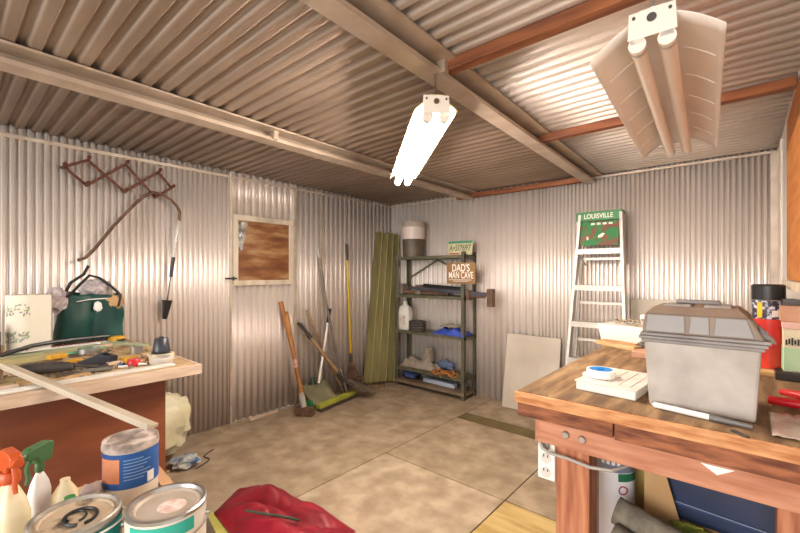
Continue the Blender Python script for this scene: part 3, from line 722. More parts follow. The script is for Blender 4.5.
# spray bottles
def spray(name, label, p, rz, body, noz, h, wd, trig):
    M = T(p[0],p[1],PZ)@RZ(rz)
    t = thing(name, label, 'spray bottle', M=M)
    m = MB(M)
    lv = [(0,.9,.9),(.01,1,1),(h*.45,1,1),(h*.6,.8,.85),(h*.72,.5,.5),(h*.78,.32,.34),(h*.8,.32,.34)]
    def f(u,v):
        k = v*(len(lv)-1); i = min(int(k), len(lv)-2); q = k-i; z = lv[i][0]*(1-q)+lv[i+1][0]*q; s1 = lv[i][1]*(1-q)+lv[i+1][1]*q
        a = 2*PI*u; return (wd*s1*math.copysign(abs(math.cos(a))**.7,math.cos(a)), wd*.62*s1*math.copysign(abs(math.sin(a))**.7,math.sin(a)), z)
    m.grid(f, 32, 18); m.add([(wd*.85*math.cos(a), wd*.5*math.sin(a), 0) for a in [2*PI*k/16 for k in range(16)]],[tuple(range(16))]); m.build('bottle_body', body, t, smooth=True)
    m = MB(M); m.lathe([(wd*.36,0),(wd*.38,.004),(wd*.38,.022),(wd*.3,.028),(0,.028)], (0,0,h*.795), 20); m.build('collar', noz, t, smooth=True)
    m = MB(M); z = h*.8+.024
    m.prism([(-.03,0),(.012,0),(.018,.02),(.05,.026),(.05,.05),(.035,.058),(-.02,.06),(-.04,.05)], .026, M=T(0,.013,z)@RX(90)); m.build('spray_head', noz, t, bevel=.005)
    m = MB(M); m.tube([(.05,0,z+.038),(.064,0,z+.038)], .011, 14); m.build('nozzle_tip', noz, t)
    m = MB(M); m.tube([(.03,0,z+.022),(.04,0,z+.0),(.035,0,z-.03),(.042,0,z-.045)], [.006,.006,.006,.005], 8); m.build('trigger', trig, t, smooth=True)
    return t
spray('spray_bottle', 'cream spray bottle with orange nozzle at left picture edge', (1.915,.125), 10, CREAM, ORANGE, .225, .058, ORANGE)
spray('spray_bottle', 'small spray bottle with dark green nozzle and white shoulders', (1.78,.20), -50, WHITE, SGREEN, .17, .03, SGREEN)
m = MB(T(1.93,.235,PZ)); m.lathe([(0,0),(.028,0),(.03,.01),(.03,.11),(.012,.14),(.012,.15),(0,.15)], (0,0,0), 20); one(m.build('squeeze_bottle', CREAM, smooth=True), 'small cream squeeze bottle between green spray bottle and teal can', 'bottle')
m = MB(); m.lathe([(0,0),(.012,0),(.012,.022),(0,.022)], (1.99,.235,PZ+.10), 14); m.lathe([(0,0),(.02,0),(.02,.10),(0,.10)], (1.99,.235,PZ), 14); one(m.build('glue_bottle', GREEN, smooth=True), 'little green topped bottle in front of pinkish gauze', 'bottle')
# gauze and rag
def cloth(name, label, cat, mt, x0,x1,y0,y1,z,h,seed,nu=26,nv=26,sc=9):
    m = MB()
    def f(u,v):
        e = min(u,1-u,v,1-v)*6; e = min(1,e)
        return (x0+(x1-x0)*u+.015*noise.noise(Vector((v*4,seed,0))), y0+(y1-y0)*v+.015*noise.noise(Vector((u*4,seed,3))), z+.003+h*e*(.55+.6*noise.noise(Vector((u*sc*.5,v*sc*.4,seed)))))
    m.grid(f, nu, nv)
    return one(m.build(name, mt, smooth=True, solid=.003, angle=80), label, cat)
cloth('gauze_pad', 'pinkish grey gauze cloth lying behind the teal paint can', 'cloth', GAUZE, 1.80,2.02,.25,.33,PZ,.09,3)
cloth('rag', 'dark grey brown rag heaped behind the cream paint can', 'rag', RAG, 2.05,2.27,.36,.50,PZ,.10,8)
m = MB(); m.blob((2.16,.39,PZ+.115),(.022,.03,.012),.2,seed=2); one(m.build('red_plug', REDPL, smooth=True), 'small red plastic piece on the dark rag between cans', 'plastic piece')

# ------------------------------------------------------------------ red cloth on the floor
m = MB()
o1 = [(1.22,.97),(1.09,1.17),(1.14,1.27),(1.25,1.30),(1.62,1.37),(1.90,1.36),(2.03,1.25),(2.05,1.0),(1.85,.93),(1.48,.94)]
ctr = Vector((1.55,1.13))
def edge(a):
    a %= 1; k = a*len(o1); i = int(k)%len(o1); q = k-int(k)
    return Vector(o1[i])*(1-q)+Vector(o1[(i+1)%len(o1)])*q
def rf(u,v):
    e = edge(v); p = ctr.lerp(e, u); 
    hgt = .016+(1-u**4)*(.05+.085*abs(noise.noise(Vector((p.x*3.2+p.y*2,p.y*6-p.x*2.5,.5))))+.025*abs(noise.noise(Vector((p.x*6+p.y*11,p.y*4-p.x*5,2.)))))
    return (p.x, p.y, max(.016, hgt if u < 1 else .016))
m.grid(rf, 40, 140)
one(m.build('red_cloth', REDCLOTH, smooth=True, solid=.004, angle=80), 'crimson cloth crumpled on the floor at bottom of the view', 'cloth')
m = MB(); m.tube([(1.50,1.00,.125),(1.60,1.06,.118),(1.68,1.13,.10),(1.72,1.16,.09)], .006, 8)
one(m.build('string', mat('dark_green_cord','2f4a3a',rough=.7), smooth=True), 'short dark green cord lying on the crimson cloth', 'cord')
m = MB(); m.box((1.14,.62,.0005),(1.95,.975,.012)); one(m.build('plywood_offcut', mat('yellow_green_ply','9c9640','b8b060',scale=3,rough=.7,stretch=(5,1,1)), bevel=.001), 'yellow-green plywood offcut on floor under the crimson cloth', 'offcut')

# ------------------------------------------------------------------ garden tools on left wall
def rod(m, a, b, r, n=12): m.tube([a, b], r, n); return m
# sledge hammer
t = thing('sledgehammer', 'sledgehammer with honey wood handle, head on floor, nearest camera of garden tools', 'sledgehammer', (.32,2.18,0))
a = Vector((.325,2.19,.06)); b = Vector((.06,2.17,.93))
m = MB(); m.tube([a, a.lerp(b,.2), a.lerp(b,.9), b], [.02,.019,.024,.022], 12); m.build('handle', OAK, t, smooth=True)
m = MB(); m.tube([a.lerp(b,.02), a.lerp(b,.16)], .028, 12); m.build('collar', mat('grey_tape','a8a49c',rough=.6), t, smooth=True)
m = MB(); m.tube([a.lerp(b,.42), a.lerp(b,.5)], .0215, 12); m.build('red_sticker', mat('red_white_sticker','b8302c','e0d4cc',scale=40,rough=.5), t, smooth=True)
Mh = T(.34,2.19,.045)@RZ(38)
m = MB(Mh); m.box((-.085,-.034,-.040),(.085,.034,.034)); m.build('head', RUST, t, bevel=.012)
t = thing('splitting_axe', 'orange handled axe leaning behind the sledgehammer', 'axe', (.25,2.24,0))
a = Vector((.235,2.27,.05)); b = Vector((.045,2.125,1.03))
m = MB(); m.tube([a, a.lerp(b,.5), b], [.018,.015,.022], 12); m.build('handle', mat('orange_brown_handle','8c5020','a3682f',scale=5,rough=.5), t, smooth=True)
Mh = T(.25,2.275,.065)@RZ(25)
m = MB(Mh); m.prism([(-.03,-.03),(-.03,.03),(.05,.05),(.06,0),(.05,-.05)], .03, M=T(0,.015,0)@RX(90)); m.build('head', mat('green_axe_head','2f7a3c',rough=.5), t, bevel=.004)
# D-handle shovel
t = thing('shovel', 'D-handled shovel leaning with its blade on the floor', 'shovel', (.3,2.85,0))
top = Vector((.06,2.33,.80)); bot = Vector((.26,2.76,.16))
d = (bot-top).normalized()
m = MB(); m.tube([top+d*.10, bot], [.018,.019], 12); m.build('shaft', ASH, t, smooth=True)
sdv = Vector((.3,.85,.3)).cross(d).normalized()
m = MB(); p0 = top+d*.12; m.tube([p0+d*.06, p0], .023, 12)
m.tube([p0, top+d*.06+sdv*.045, top+sdv*.05], [.014,.012,.012], 10); m.tube([p0, top+d*.06-sdv*.045, top-sdv*.05], [.014,.012,.012], 10); m.tube([top+sdv*.055, top-sdv*.055], .014, 10)
m.build('grip', mat('charcoal_grip','35312f','4a4542',scale=10,rough=.5), t, smooth=True)
m = MB(); tip = Vector((.42,3.02,.012)); dd = (tip-bot)
sx = Vector((-.75,.62,.05)).normalized(); nrm = dd.normalized().cross(sx).normalized()
def bl(u,v):
    wdt = .105*(1-max(0,(u-.55)/.45)**2.2)*(.85+.15*min(1,u*8)); q = (v-.5)*2
    return bot+dd*u+sx*wdt*q+nrm*(.02*(q*q-.5)*(1-.3*u))+Vector((0,0,.022))
m.grid(bl, 16, 12); m.build('blade', mat('worn_blade','6a6156','8a8172',scale=9,rough=.5,metal=.5), t, smooth=True, solid=.003)
m = MB(); m.tube([bot-d*.16, bot, bot+dd*.25+Vector((0,0,.02))], [.021,.023,.012], 12); m.build('socket', DGREY, t, smooth=True)
# grey brown stick
m = MB(); m.tube([(.05,2.42,.93),(.12,2.60,.45),(.19,2.80,.03)], [.012,.014,.014], 10); one(m.build('wooden_pole', ASH, smooth=True), 'thin greyish brown pole leaning behind the white pole', 'pole')
# white pole w/ black grip
t = thing('white_pole', 'white pole with black grip leaning over the dustpan', 'pole', (.25,2.5,0))
a = Vector((.20,2.45,.22)); b = Vector((.05,2.71,.905))
m = MB(); m.tube([a,b], .0125, 12); m.build('pole', WHITE, t, smooth=True)
m = MB(); m.tube([a.lerp(b,.82),b+(b-a)*.02], .017, 12); m.build('grip', BLACK, t, smooth=True)
m = MB(); 
t = thing('scoop_pan', 'grey green scoop pan on floor below the white pole', 'dustpan', (.2,2.5,0))
def pan(u,v):
    x = .06+.22*u; y = 2.34+.30*v; return (x, y, .012+.16*(1-u)**1.4+.03*abs(v-.5)**2*4)
m = MB(); m.grid(pan, 10, 10); m.build('pan', mat('grey_green_pan','6e6c54','8c8468',scale=7,rough=.7), t, smooth=True, solid=.005)
m = MB(); m.tube([(.06,2.49,.17),(.045,2.49,.24)], .01, 8); m.build('handle', mat('green_plastic_stub','3d7a45',rough=.6), t)
# push broom
t = thing('push_broom', 'yellow-green push broom head lying on the floor by tall grey pole', 'broom', (.3,2.6,0))
a = Vector((.345,2.33,.045)); b = Vector((.265,2.86,.05))
m = MB(); m.bar(a, b, .06, .05); m.build('block', YOLIVE, t, bevel=.008)
m = MB(); m.bar(a-Vector((-.02,0,.026)), b-Vector((-.02,0,.026)), .05, .025); m.build('bristles', mat('dark_bristles','3a3128','4a4034',scale=60,rough=.9), t)
a = Vector((.285,2.74,.09)); b = Vector((.045,2.56,1.56))
m = MB(); m.tube([a, Vector((.16,2.71,.45)), Vector((.09,2.63,1.0)), b], [.013]*4, 12); m.build('handle', mat('grey_metal_handle','6d6259','857a6e',scale=6,rough=.5,metal=.4), t, smooth=True)
m = MB(); m.tube([Vector((.054,2.567,1.46)), b], .016, 12); m.build('grip', mat('pale_grip','b0a89c',rough=.6), t)
# fan rake with yellow handle
t = thing('fan_rake', 'fan rake with a yellow handle leaning upright on the left wall', 'rake', (.16,2.98,0))
m = MB(); m.tube([(.10,2.965,.38),(.045,2.96,1.45)], .013, 12); m.build('handle', YELL, t, smooth=True)
m = MB(); m.tube([(.045,2.96,1.44),(.035,2.96,1.62)], .0155, 12); m.build('grip', BLACK, t, smooth=True)
m = MB(); m.tube([(.105,2.966,.32),(.10,2.965,.42)], [.02,.017], 12); m.build('ferrule', DGREY, t, smooth=True)
for k in range(11):
    q = (k-5)/5; m = MB(); m.tube([(.105,2.966+.006*q,.33),(.115,2.966+.07*q,.22),(.125,2.966+.15*q,.08),(.14,2.966+.17*q,.02)], .0045, 6); m.build('tine', RUST, t, smooth=True)
m = MB(); m.bar((.125,2.82,.15),(.125,3.11,.15), .012,.024, up=(1,0,0)); m.build('spreader_bar', RUST, t)
# bow rake head on floor
t = thing('bow_rake', 'rusty bow rake head lying on the floor by the green boards', 'rake', (.22,3.2,0))
m = MB(); m.bar((.10,3.06,.05),(.30,3.30,.05), .02,.014); m.build('rake_bar', RUST, t)
for k in range(12):
    f = (k+.5)/12; p = Vector((.10,3.06,.05)).lerp(Vector((.30,3.30,.05)), f); m = MB(); m.tube([p, p+Vector((.02,-.015,-.045))], [.005,.003], 6); m.build('tine', RUST, t)

# olive boards in corner
G = 'olive green boards leaning in the corner'
bd = [((.07,3.235),(.05,3.46),'leftmost olive green board leaning in the corner by the rake'),
      ((.11,3.32),(.075,3.53),'second olive green board from the left in the corner'),
      ((.155,3.405),(.10,3.60),'third olive green board from the left in the corner'),
      ((.215,3.48),(.125,3.67),'rightmost olive green board touching the metal shelving')]
BGS = [BOARDG, mat('olive_green_board_pale','716940','8a8050',scale=3,rough=.8,stretch=(9,9,.5),detail=7), BOARDG, mat('olive_green_board_dark','5c5530','777042',scale=3,rough=.8,stretch=(9,9,.5),detail=7)]
for i,((x0,y0),(x1,y1),l) in enumerate(bd):
    t = thing('green_board', l, 'board', (x0,y0,0), group=G)
    m = MB(); a = Vector((x0,y0,.03)); b = Vector((x1,y1,1.79-.02*(i%2))); m.bar(a, b, .084, .016, up=(.86,-.5,0)); m.build('plank', BGS[i], t, bevel=.002)
    sd = Vector((.5,.86,0)); m = MB(); m.bar(a+sd*.044+Vector((.003,-.002,0)), b+sd*.044+Vector((.003,-.002,0)), .006,.018, up=(.86,-.5,0)); m.build('bare_edge', mat('bare_board_edge','aca070','c4b98c',scale=9,rough=.8), t)

# ------------------------------------------------------------------ metal shelving
X0,X1,Y0,Y1 = .285,1.215,3.49,3.735
t = thing('metal_shelving', 'olive metal shelving unit with five shelves against the back wall', 'shelving', ((X0+X1)/2,(Y0+Y1)/2,0))
for (x,sx) in ((X0,1),(X1,-1)):
    for (y,sy) in ((Y0,1),(Y1,-1)):
        m = MB(); m.box((min(x,x+sx*.038),min(y,y+sy*.003),0),(max(x,x+sx*.038),max(y,y+sy*.003),1.52)); m.box((min(x,x+sx*.003),min(y,y+sy*.038),0),(max(x,x+sx*.003),max(y,y+sy*.038),1.52))
        m.build('upright_post', OLIVE, t)
SH = [.075,.225,.645,1.055,1.485]
for z in SH:
    m = MB(); m.box((X0,Y0+.002,z-.003),(X1,Y1-.002,z)); m.box((X0,Y0-.002,z-.032),(X1,Y0+.002,z)); m.box((X0,Y1-.003,z-.032),(X1,Y1,z)); m.box((X0,Y0,z-.032),(X0+.003,Y1,z)); m.box((X1-.003,Y0,z-.032),(X1,Y1,z))
    m.build('shelf', OLIVE if z > .1 else mat('brown_bottom_shelf','6a5642','7c6854',scale=6,rough=.7), t)
for a,b in (((X0+.02,Y1-.006,1.24),(.72,Y1-.006,1.45)),((.72,Y1-.006,1.45),(X1-.02,Y1-.006,1.24)),((X0+.02,Y1-.006,.0),(.62,Y1-.006,.2)),((X1-.006,Y0+.02,.20),(X1-.006,Y1-.01,.02))):
    m = MB(); m.bar(a,b,.022,.003,up=(0,1,0) if a[0]!=b[0] else (1,0,0)); m.build('brace', OLIVE, t)
m = MB()
for x in (X0+.019, X1-.019):
    for k in range(38): m.tube([(x,Y0-.0015,.03+.04*k),(x,Y0+.0,.03+.04*k)], .004, 6)
m.build('slot_holes', BLACK, t)
# bucket
t = thing('storage_bucket', 'milky round bucket half full of dark contents on top shelf', 'bucket', (.42,3.60,1.485))
m = MB(); m.lathe([(0,0),(.122,0),(.130,.20),(.125,.20),(0,.20)], (.47,3.60,1.4855), 36); m.build('dark_contents', BUCKD, t, smooth=True)
m = MB(); m.lathe([(.130,.20),(.136,.34),(.13,.34)], (.47,3.60,1.4855), 36); m.build('upper_wall', BUCKC, t, smooth=True)
m = MB(); m.lathe([(.134,.335),(.14,.34),(.138,.385),(.13,.40),(0,.40)], (.47,3.60,1.4855), 36); m.build('lid', mat('grey_bucket_lid','a39488','b5a79a',scale=6,rough=.6), t, smooth=True)
# licence plate
Mp = T(1.115,3.56,1.490)@RZ(4)@RX(80)
t = thing('license_plate', 'pale license plate propped at right end of top shelf', 'license plate', M=Mp)
m = MB(Mp); m.box((-.145,0,-.002),(.145,.15,.002)); m.build('plate', mat('plate_cream','b8b58c','ccc8a2',scale=8,rough=.5), t, bevel=.004)
m = MB(Mp); m.box((-.14,.122,.002),(.14,.146,.0028)); m.build('green_band', mat('plate_green','3f8a6a',rough=.5), t)
m = MB(Mp); m.box((-.12,.005,.002),(.0,.02,.0028)); m.build('red_band', mat('plate_red','a8443a',rough=.5), t)
text('A•5I7697', .09, 'plate_number', LINEB, t, Mp@T(0,.07,.0025), w=.25)
# sign
Ms = T(1.195,3.465,1.19)@RZ(2)
t = thing('wooden_sign', 'brown wooden sign with white lettering hanging on the shelving', 'sign', M=Ms)
m = MB(Ms); m.box((-.165,-.008,.0),(.165,.006,.215)); m.build('board', BROWN, t, bevel=.002)
text("DAD'S", .105, 'lettering', TEXTW, t, Ms@T(.0,-.0085,.158)@RX(90), w=.20, bold=.0012)
text("MAN CAVE", .095, 'lettering', TEXTW, t, Ms@T(.0,-.0085,.085)@RX(90), w=.28, bold=.0012)
m = MB(Ms); m.box((-.14,-.0092,.038),(.12,-.008,.043)); m.box((-.09,-.0092,.025),(.09,-.008,.029)); m.build('small_print', TEXTW, t)
m = MB(Ms); m.tube([(-.13,.0,.213),(-.10,.04,.24)], .002, 6); m.tube([(.13,.0,.213),(.09,.04,.24)], .002, 6); m.build('hanging_wire', DGREY, t)
# long dark tools on 2nd shelf
z = 1.0555
t = thing('bar_clamp', 'long dark bar clamp on second shelf sticking out past the right side', 'clamp', (.8,3.55,z))
m = MB(); m.bar((.45,3.53,z+.08),(1.50,3.515,z+.03), .03,.035); m.build('bar', mat('dark_slate_bar','3c3c44','55555e',scale=9,rough=.5,metal=.4), t)
m = MB(); m.box((1.47,3.485,z-.085),(1.53,3.55,z+.09)); m.build('clamp_head', RUST, t, bevel=.006)
m = MB(); m.box((1.235,3.49,z-.03),(1.275,3.55,z+.065)); m.tube([(1.275,3.52,z+.005),(1.44,3.52,z+.005)], .012, 10); m.build('sliding_jaw', RUST, t, bevel=.003)
t = thing('pipe_clamp', 'brown rusty pipe clamp lying at left of the second shelf', 'clamp', (.45,3.6,z))
m = MB(); m.bar((.33,3.58,z+.03),(.95,3.62,z+.022), .05,.04); m.build('bar', RUST, t, bevel=.004)
for q in ((.30,3.53,.36,3.63,.12),(.53,3.55,.60,3.65,.11)):
    m = MB(); m.box((q[0],q[1],z+.001),(q[2],q[3],z+q[4])); m.build('jaw', mat('grey_brown_jaw','6f6258','83766a',scale=10,rough=.6), t, bevel=.01)
m = MB(); m.bar((.62,3.60,z+.10),(1.12,3.60,z+.07), .05,.05); one(m.build('rolled_tool_case', BLACK, bevel=.012), 'black padded tube lying on top of clamps on second shelf', 'tube')
# jug
z = .6455
t = thing('plastic_jug', 'white plastic jug with handle on the third shelf', 'jug', (.37,3.58,z))
m = MB(T(.37,3.57,z)); lv = [(0,.9),(.01,1),(.20,1),(.255,.8),(.285,.35),(.30,.3)]
def f(u,v):
    k = v*(len(lv)-1); i = min(int(k),len(lv)-2); q = k-i; zz = lv[i][0]*(1-q)+lv[i+1][0]*q; s1 = lv[i][1]*(1-q)+lv[i+1][1]*q; a = 2*PI*u
    return (.085*s1*math.copysign(abs(math.cos(a))**.6,math.cos(a)), .06*s1*math.copysign(abs(math.sin(a))**.6,math.sin(a)), zz)
m.grid(f, 32, 15); m.build('body', mat('jug_white','ded8d0',rough=.4), t, smooth=True)
m = MB(T(.37,3.57,z)); m.lathe([(.027,.30),(.027,.325),(0,.328)], (0,0,0), 20); m.build('cap', mat('jug_cap','c8c0b8',rough=.5), t, smooth=True)
m = MB(T(.37,3.57,z)); m.tube([(.03,-.04,.28),(.075,-.05,.27),(.088,-.05,.22),(.086,-.045,.17)], .011, 10); m.build('handle', mat('jug_white','ded8d0'), t, smooth=True)
m = MB(T(.37,3.57,z)); m.box((-.04,-.0625,.06),(.05,-.06,.17)); m.build('label', mat('jug_label','cfc4b8','8e5a4c',scale=30,rough=.6,contrast=(.5,.7)), t)
t = thing('hose_coil', 'black coiled hose beside the white jug', 'hose', (.58,3.55,z))
m = MB()
for k in range(4):
    m.tube([(.57+.085*math.cos(q), 3.54+.075*math.sin(q), z+.016+.029*k) for q in [2*PI*j/24 for j in range(25)]], .0155, 10)
m.build('coil', mat('dusty_black_hose','35302c','4a443e',scale=20,rough=.7), t, smooth=True)
# tarp
cloth('folded_tarp', 'folded bright blue tarp on the third shelf', 'tarp', TARPB, .82,1.205,3.478,3.70,z+.001,.085,5)
cloth('canvas_sheet', 'grey canvas laid over the blue tarp on third shelf', 'canvas', GREYCL, .86,1.08,3.56,3.70,z+.075,.035,15)
z = .2255
cloth('folded_canvas', 'folded grey canvas bundle at left of the fourth shelf', 'canvas', GREYCL, .33,.82,3.51,3.66,z,.13,25)
m = MB(); m.prism([(0,0),(.13,0),(.12,.07),(.10,.15),(.06,.16),(.02,.06)], .09, M=T(.60,3.66,z+.08)@RX(90)); one(m.build('canvas_pouch', GREYCL, bevel=.012), 'stiff grey canvas pouch standing up on the folded canvas', 'pouch')
m = MB(); m.blob((.87,3.67,z+.06),(.10,.045,.05),.3,seed=7); one(m.build('blue_bundle', mat('slate_blue_cloth','4c5a78','606e8c',scale=10,rough=.8), smooth=True), 'small blue cloth bundle behind the orange rope', 'cloth')
m = MB()
for k in range(7):
    cx = .86+.035*k; m.tube([(cx+.05*math.cos(q), 3.50+.055*math.sin(q)+.01*math.sin(k), z+.014+.008*(k%3)+.012*math.sin(q*2+k)) for q in [2*PI*j/20 for j in range(21)]], .007, 7)
one(m.build('rope_coil', ROPE, smooth=True), 'loose coil of orange rope on the fourth shelf', 'rope')
m = MB(); m.bar((.62,3.62,.10),(1.04,3.60,.10), .07,.045); one(m.build('plastic_tray', mat('pale_blue_white','a8b4c8','c8d0dc',scale=5,rough=.5), bevel=.005), 'long pale blue plastic tray on the bottom shelf', 'tray')
m = MB(); m.blob((.42,3.61,.125),(.09,.07,.045),.2,seed=7); one(m.build('blue_bag', mat('deep_blue_bag','34487c','465c90',scale=10,rough=.6), smooth=True), 'small blue bag at left end of bottom shelf', 'bag')

# ------------------------------------------------------------------ back wall leaning boards
m = MB(); m.hexa([(1.575,3.60,.002),(2.10,3.60,.002),(2.10,3.62,.002),(1.575,3.62,.002),(1.575,3.715,.70),(2.10,3.715,.70),(2.10,3.735,.70),(1.575,3.735,.70)])
one(m.build('drywall_sheet', GREYBD, bevel=.002), 'grey drywall piece leaning against back wall left of the stepladder', 'drywall')
m = MB(); m.hexa([(2.66,3.64,.002),(3.25,3.64,.002),(3.25,3.655,.002),(2.66,3.655,.002),(2.66,3.72,1.09),(3.25,3.72,1.09),(3.25,3.735,1.09),(2.66,3.735,1.09)])
one(m.build('panel_board', mat('cream_grey_panel','c2b6a4','d0c6b6',scale=3,rough=.7), bevel=.002), 'pale panel board leaning on the back wall right of the stepladder', 'board')

# ------------------------------------------------------------------ stepladder
t = thing('stepladder', 'folded aluminium stepladder with green top label leaning on back wall', 'ladder', (2.45,3.4,0))
def lad(xf, s, dy=0, zt=1.80):    # s along ladder 0..1
    y = 3.28+(.36)*s+dy; return Vector((xf, y, zt*s))
zb = 0; topw = .155; botw = .245; cx = 2.462
for sg,nm in ((-1,'side_rail'),(1,'side_rail')):
    a = Vector((cx+sg*botw, 3.40, 0.0)); b = Vector((cx+sg*topw, 3.60, 1.79))
    m = MB(); m.bar(a, b, .024, .07, up=(0,1,0)); m.build(nm, ALU, t, bevel=.002)
    a2 = Vector((cx+sg*(botw-.03), 3.52, 0.0)); b2 = Vector((cx+sg*(topw-.01), 3.66, 1.74))
    m = MB(); m.bar(a2, b2, .02, .035, up=(0,1,0)); m.build('rear_rail', ALU, t, bevel=.002)
    m = MB(); m.box((a.x-.02,a.y-.04,0),(a.x+.02,a.y+.04,.05)); m.build('foot', BLACK, t, bevel=.004)
for k,zz in enumerate((.30,.60,.90,1.20,1.50)):
    s = zz/1.79; hw = botw+(topw-botw)*s; y = 3.40+.20*s
    m = MB(); m.box((cx-hw,y-.045,zz-.004),(cx+hw,y+.04,zz)); m.box((cx-hw,y-.047,zz-.045),(cx+hw,y-.043,zz)); m.build('step', ALU, t, bevel=.001)
for zz in (.42,.75,1.06,1.43):
    s = zz/1.74; hw = (botw-.03)+(topw-.01-botw+.03)*s; y = 3.52+.14*s
    m = MB(); m.box((cx-hw,y-.008,zz-.022),(cx+hw,y+.008,zz)); m.build('rear_bar', ALU, t)
for sg in (-1,1):
    m = MB(); m.bar((cx+sg*.165,3.54,1.46),(cx+sg*.12,3.62,1.36), .015,.004, up=(1,0,0)); m.build('spreader', ALU, t)
m = MB(); m.box((cx-.185,3.57,1.785),(cx+.165,3.69,1.81)); m.box((cx-.185,3.565,1.735),(cx+.165,3.575,1.81)); tp = m.build('top_cap', GREEN, t, bevel=.003)
text('LOUISVILLE', .055, 'lettering', TEXTW, tp, T(cx-.01,3.5645,1.770)@RX(90), w=.22, bold=.001)
Ml = T(cx-.0,3.568,1.625)@RX(90-9)
m = MB(Ml); m.box((-.148,-.098,-.004),(.14,.105,.0)); lb = m.build('label_panel', GREENMIX, t)
m = MB(Ml)
for k in range(4): m.box((-.07+.045*k,.075,.0),(-.04+.045*k,.092,.001))
m.prism([(-.10,-.05),(-.085,-.05),(-.085,-.025),(-.10,-.02)], .001)
m.prism([(-.01,-.035),(.02,-.03),(.04,.0),(.02,.005),(-.01,-.015)], .001)
m.build('label_marks', TEXTW, lb)

# ------------------------------------------------------------------ right workbench
t = thing('workbench', 'heavy red wooden workbench on the right with worn top', 'workbench', (3.15,2.0,0))
m = MB(); m.box((2.78,1.295,.868),(3.54,2.86,.90)); m.build('tabletop', TOPWOOD, t, bevel=.002)
m = MB(); m.box((2.775,1.282,.862),(3.54,1.295,.899)); m.build('edge_lip', EDGEO, t, bevel=.004)
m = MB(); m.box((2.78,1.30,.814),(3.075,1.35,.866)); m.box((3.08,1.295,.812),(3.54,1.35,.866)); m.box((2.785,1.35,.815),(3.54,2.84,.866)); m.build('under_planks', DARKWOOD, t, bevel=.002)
m = MB(); m.box((2.845,1.318,.735),(3.54,1.355,.83)); ap = m.build('apron_board', REDWOOD, t, bevel=.003)
m = MB(); m.box((2.822,1.345,.72),(2.86,2.80,.815)); m.build('side_rail', REDWOOD, t, bevel=.003)
for (x,z) in ((2.935,.782),(2.985,.780)):
    m = MB(); m.tube([(x,1.318,z),(x,1.310,z)], [.013,.009], 16); m.build('bolt', STEEL, ap, smooth=True)
m = MB(); m.prism([(3.28,.80),(3.35,.80),(3.315,.778)], .0015, M=Matrix(((1,0,0,0),(0,0,-1,1.3178),(0,1,0,0),(0,0,0,1)))); m.build('white_paint_mark', WHITE, ap)
m = MB(); m.box((2.885,1.37,0),(2.99,1.46,.80)); m.build('leg', REDWOODV, t, bevel=.003)
for x,y in ((3.43,1.37),(2.885,2.68),(3.43,2.68)):
    m = MB(); m.box((x,y,0),(x+.09,y+.09,.815)); m.build('leg', REDWOODV, t, bevel=.003)
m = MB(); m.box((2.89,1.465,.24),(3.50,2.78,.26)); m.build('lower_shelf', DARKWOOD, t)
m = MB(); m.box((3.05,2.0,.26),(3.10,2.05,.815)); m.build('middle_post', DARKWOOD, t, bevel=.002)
TZ = .9005
# outlet strip
t = thing('power_strip', 'white outlet box hanging beside the bench post', 'power outlet', (2.845,1.38,.6))
m = MB(); m.box((2.826,1.36,.595),(2.884,1.40,.745)); m.build('housing', WHITE, t, bevel=.003)
for k in range(3):
    m = MB(); m.lathe([(0,0),(.018,0),(.018,.002),(0,.002)], (0,0,0), 18); 
    mm = MB(Matrix.Translation((2.855,1.36,.62+.048*k))@RX(90)); mm.v = [mm.M@v for v in m.v]; mm.f = m.f; mm.mi = m.mi; mm.build('socket', mat('socket_face','cfc8bf',rough=.4), t)
    m = MB(); m.box((2.847,1.356,.628+.048*k-.004),(2.8495,1.3585,.628+.048*k+.005)); m.build('slot', BLACK, t)
    m = MB(); m.box((2.8605,1.356,.628+.048*k-.004),(2.863,1.3585,.628+.048*k+.005)); m.build('slot', BLACK, t)
t = thing('power_cable', 'grey power cable running from white outlet across the bench post', 'cable', (2.9,1.33,.7))
m = MB(); m.tube([(2.85,1.345,.725),(2.84,1.335,.735),(2.855,1.325,.715),(2.875,1.335,.70),(2.93,1.345,.695),(3.0,1.345,.688),(3.06,1.35,.695),(3.09,1.40,.70)], .0055, 10); m.build('cord', mat('grey_cord','a8a098',rough=.5), t, smooth=True)
m = MB(); m.box((2.842,1.345,.70),(2.868,1.36,.73)); m.build('plug', mat('grey_plug','8a8580',rough=.5), t, bevel=.005)
# items on lower shelf
z = .2605
t = thing('sealant_tub', 'tall blue grey tub with white label under the right bench', 'tub', (3.07,1.60,z))
cc = (3.0,1.64,z); r = .068
m = MB(); m.lathe([(0,0),(r,0),(r,.40),(r+.004,.405),(r+.004,.43),(r-.004,.435),(r-.004,.455),(0,.455)], cc, 36); m.build('tub_body', SLATE, t, smooth=True)
m = MB(); m.lathe([(r+.001,.08),(r+.001,.33)], cc, 20, R(-120), R(10)); lb = m.build('label', mat('label_white','dedde0',rough=.5), t, smooth=True)
m = MB(); m.lathe([(r+.002,.30),(r+.002,.328)], cc, 10, R(-65), R(0)); m.build('green_band', mat('deep_green_band','1f6a48',rough=.5), lb, smooth=True)
m = MB()
for k in range(7): m.lathe([(r+.002,.355),(r+.002,.375)], cc, 2, R(-110+14*k), R(-101+14*k))
m.build('white_print', WHITE, t)
m = MB(); a = R(-52); mm = T(cc[0]+(r+.002)*math.cos(a), cc[1]+(r+.002)*math.sin(a), cc[2]+.27)@Matrix.Rotation(a+PI/2,4,'Z')@RX(90)
m = MB(mm); m.lathe([(.012,0),(.016,0),(.016,.001),(.012,.001)], (0,0,0), 20); m.build('red_oval_mark', mat('red_mark','b03040',rough=.5), lb)
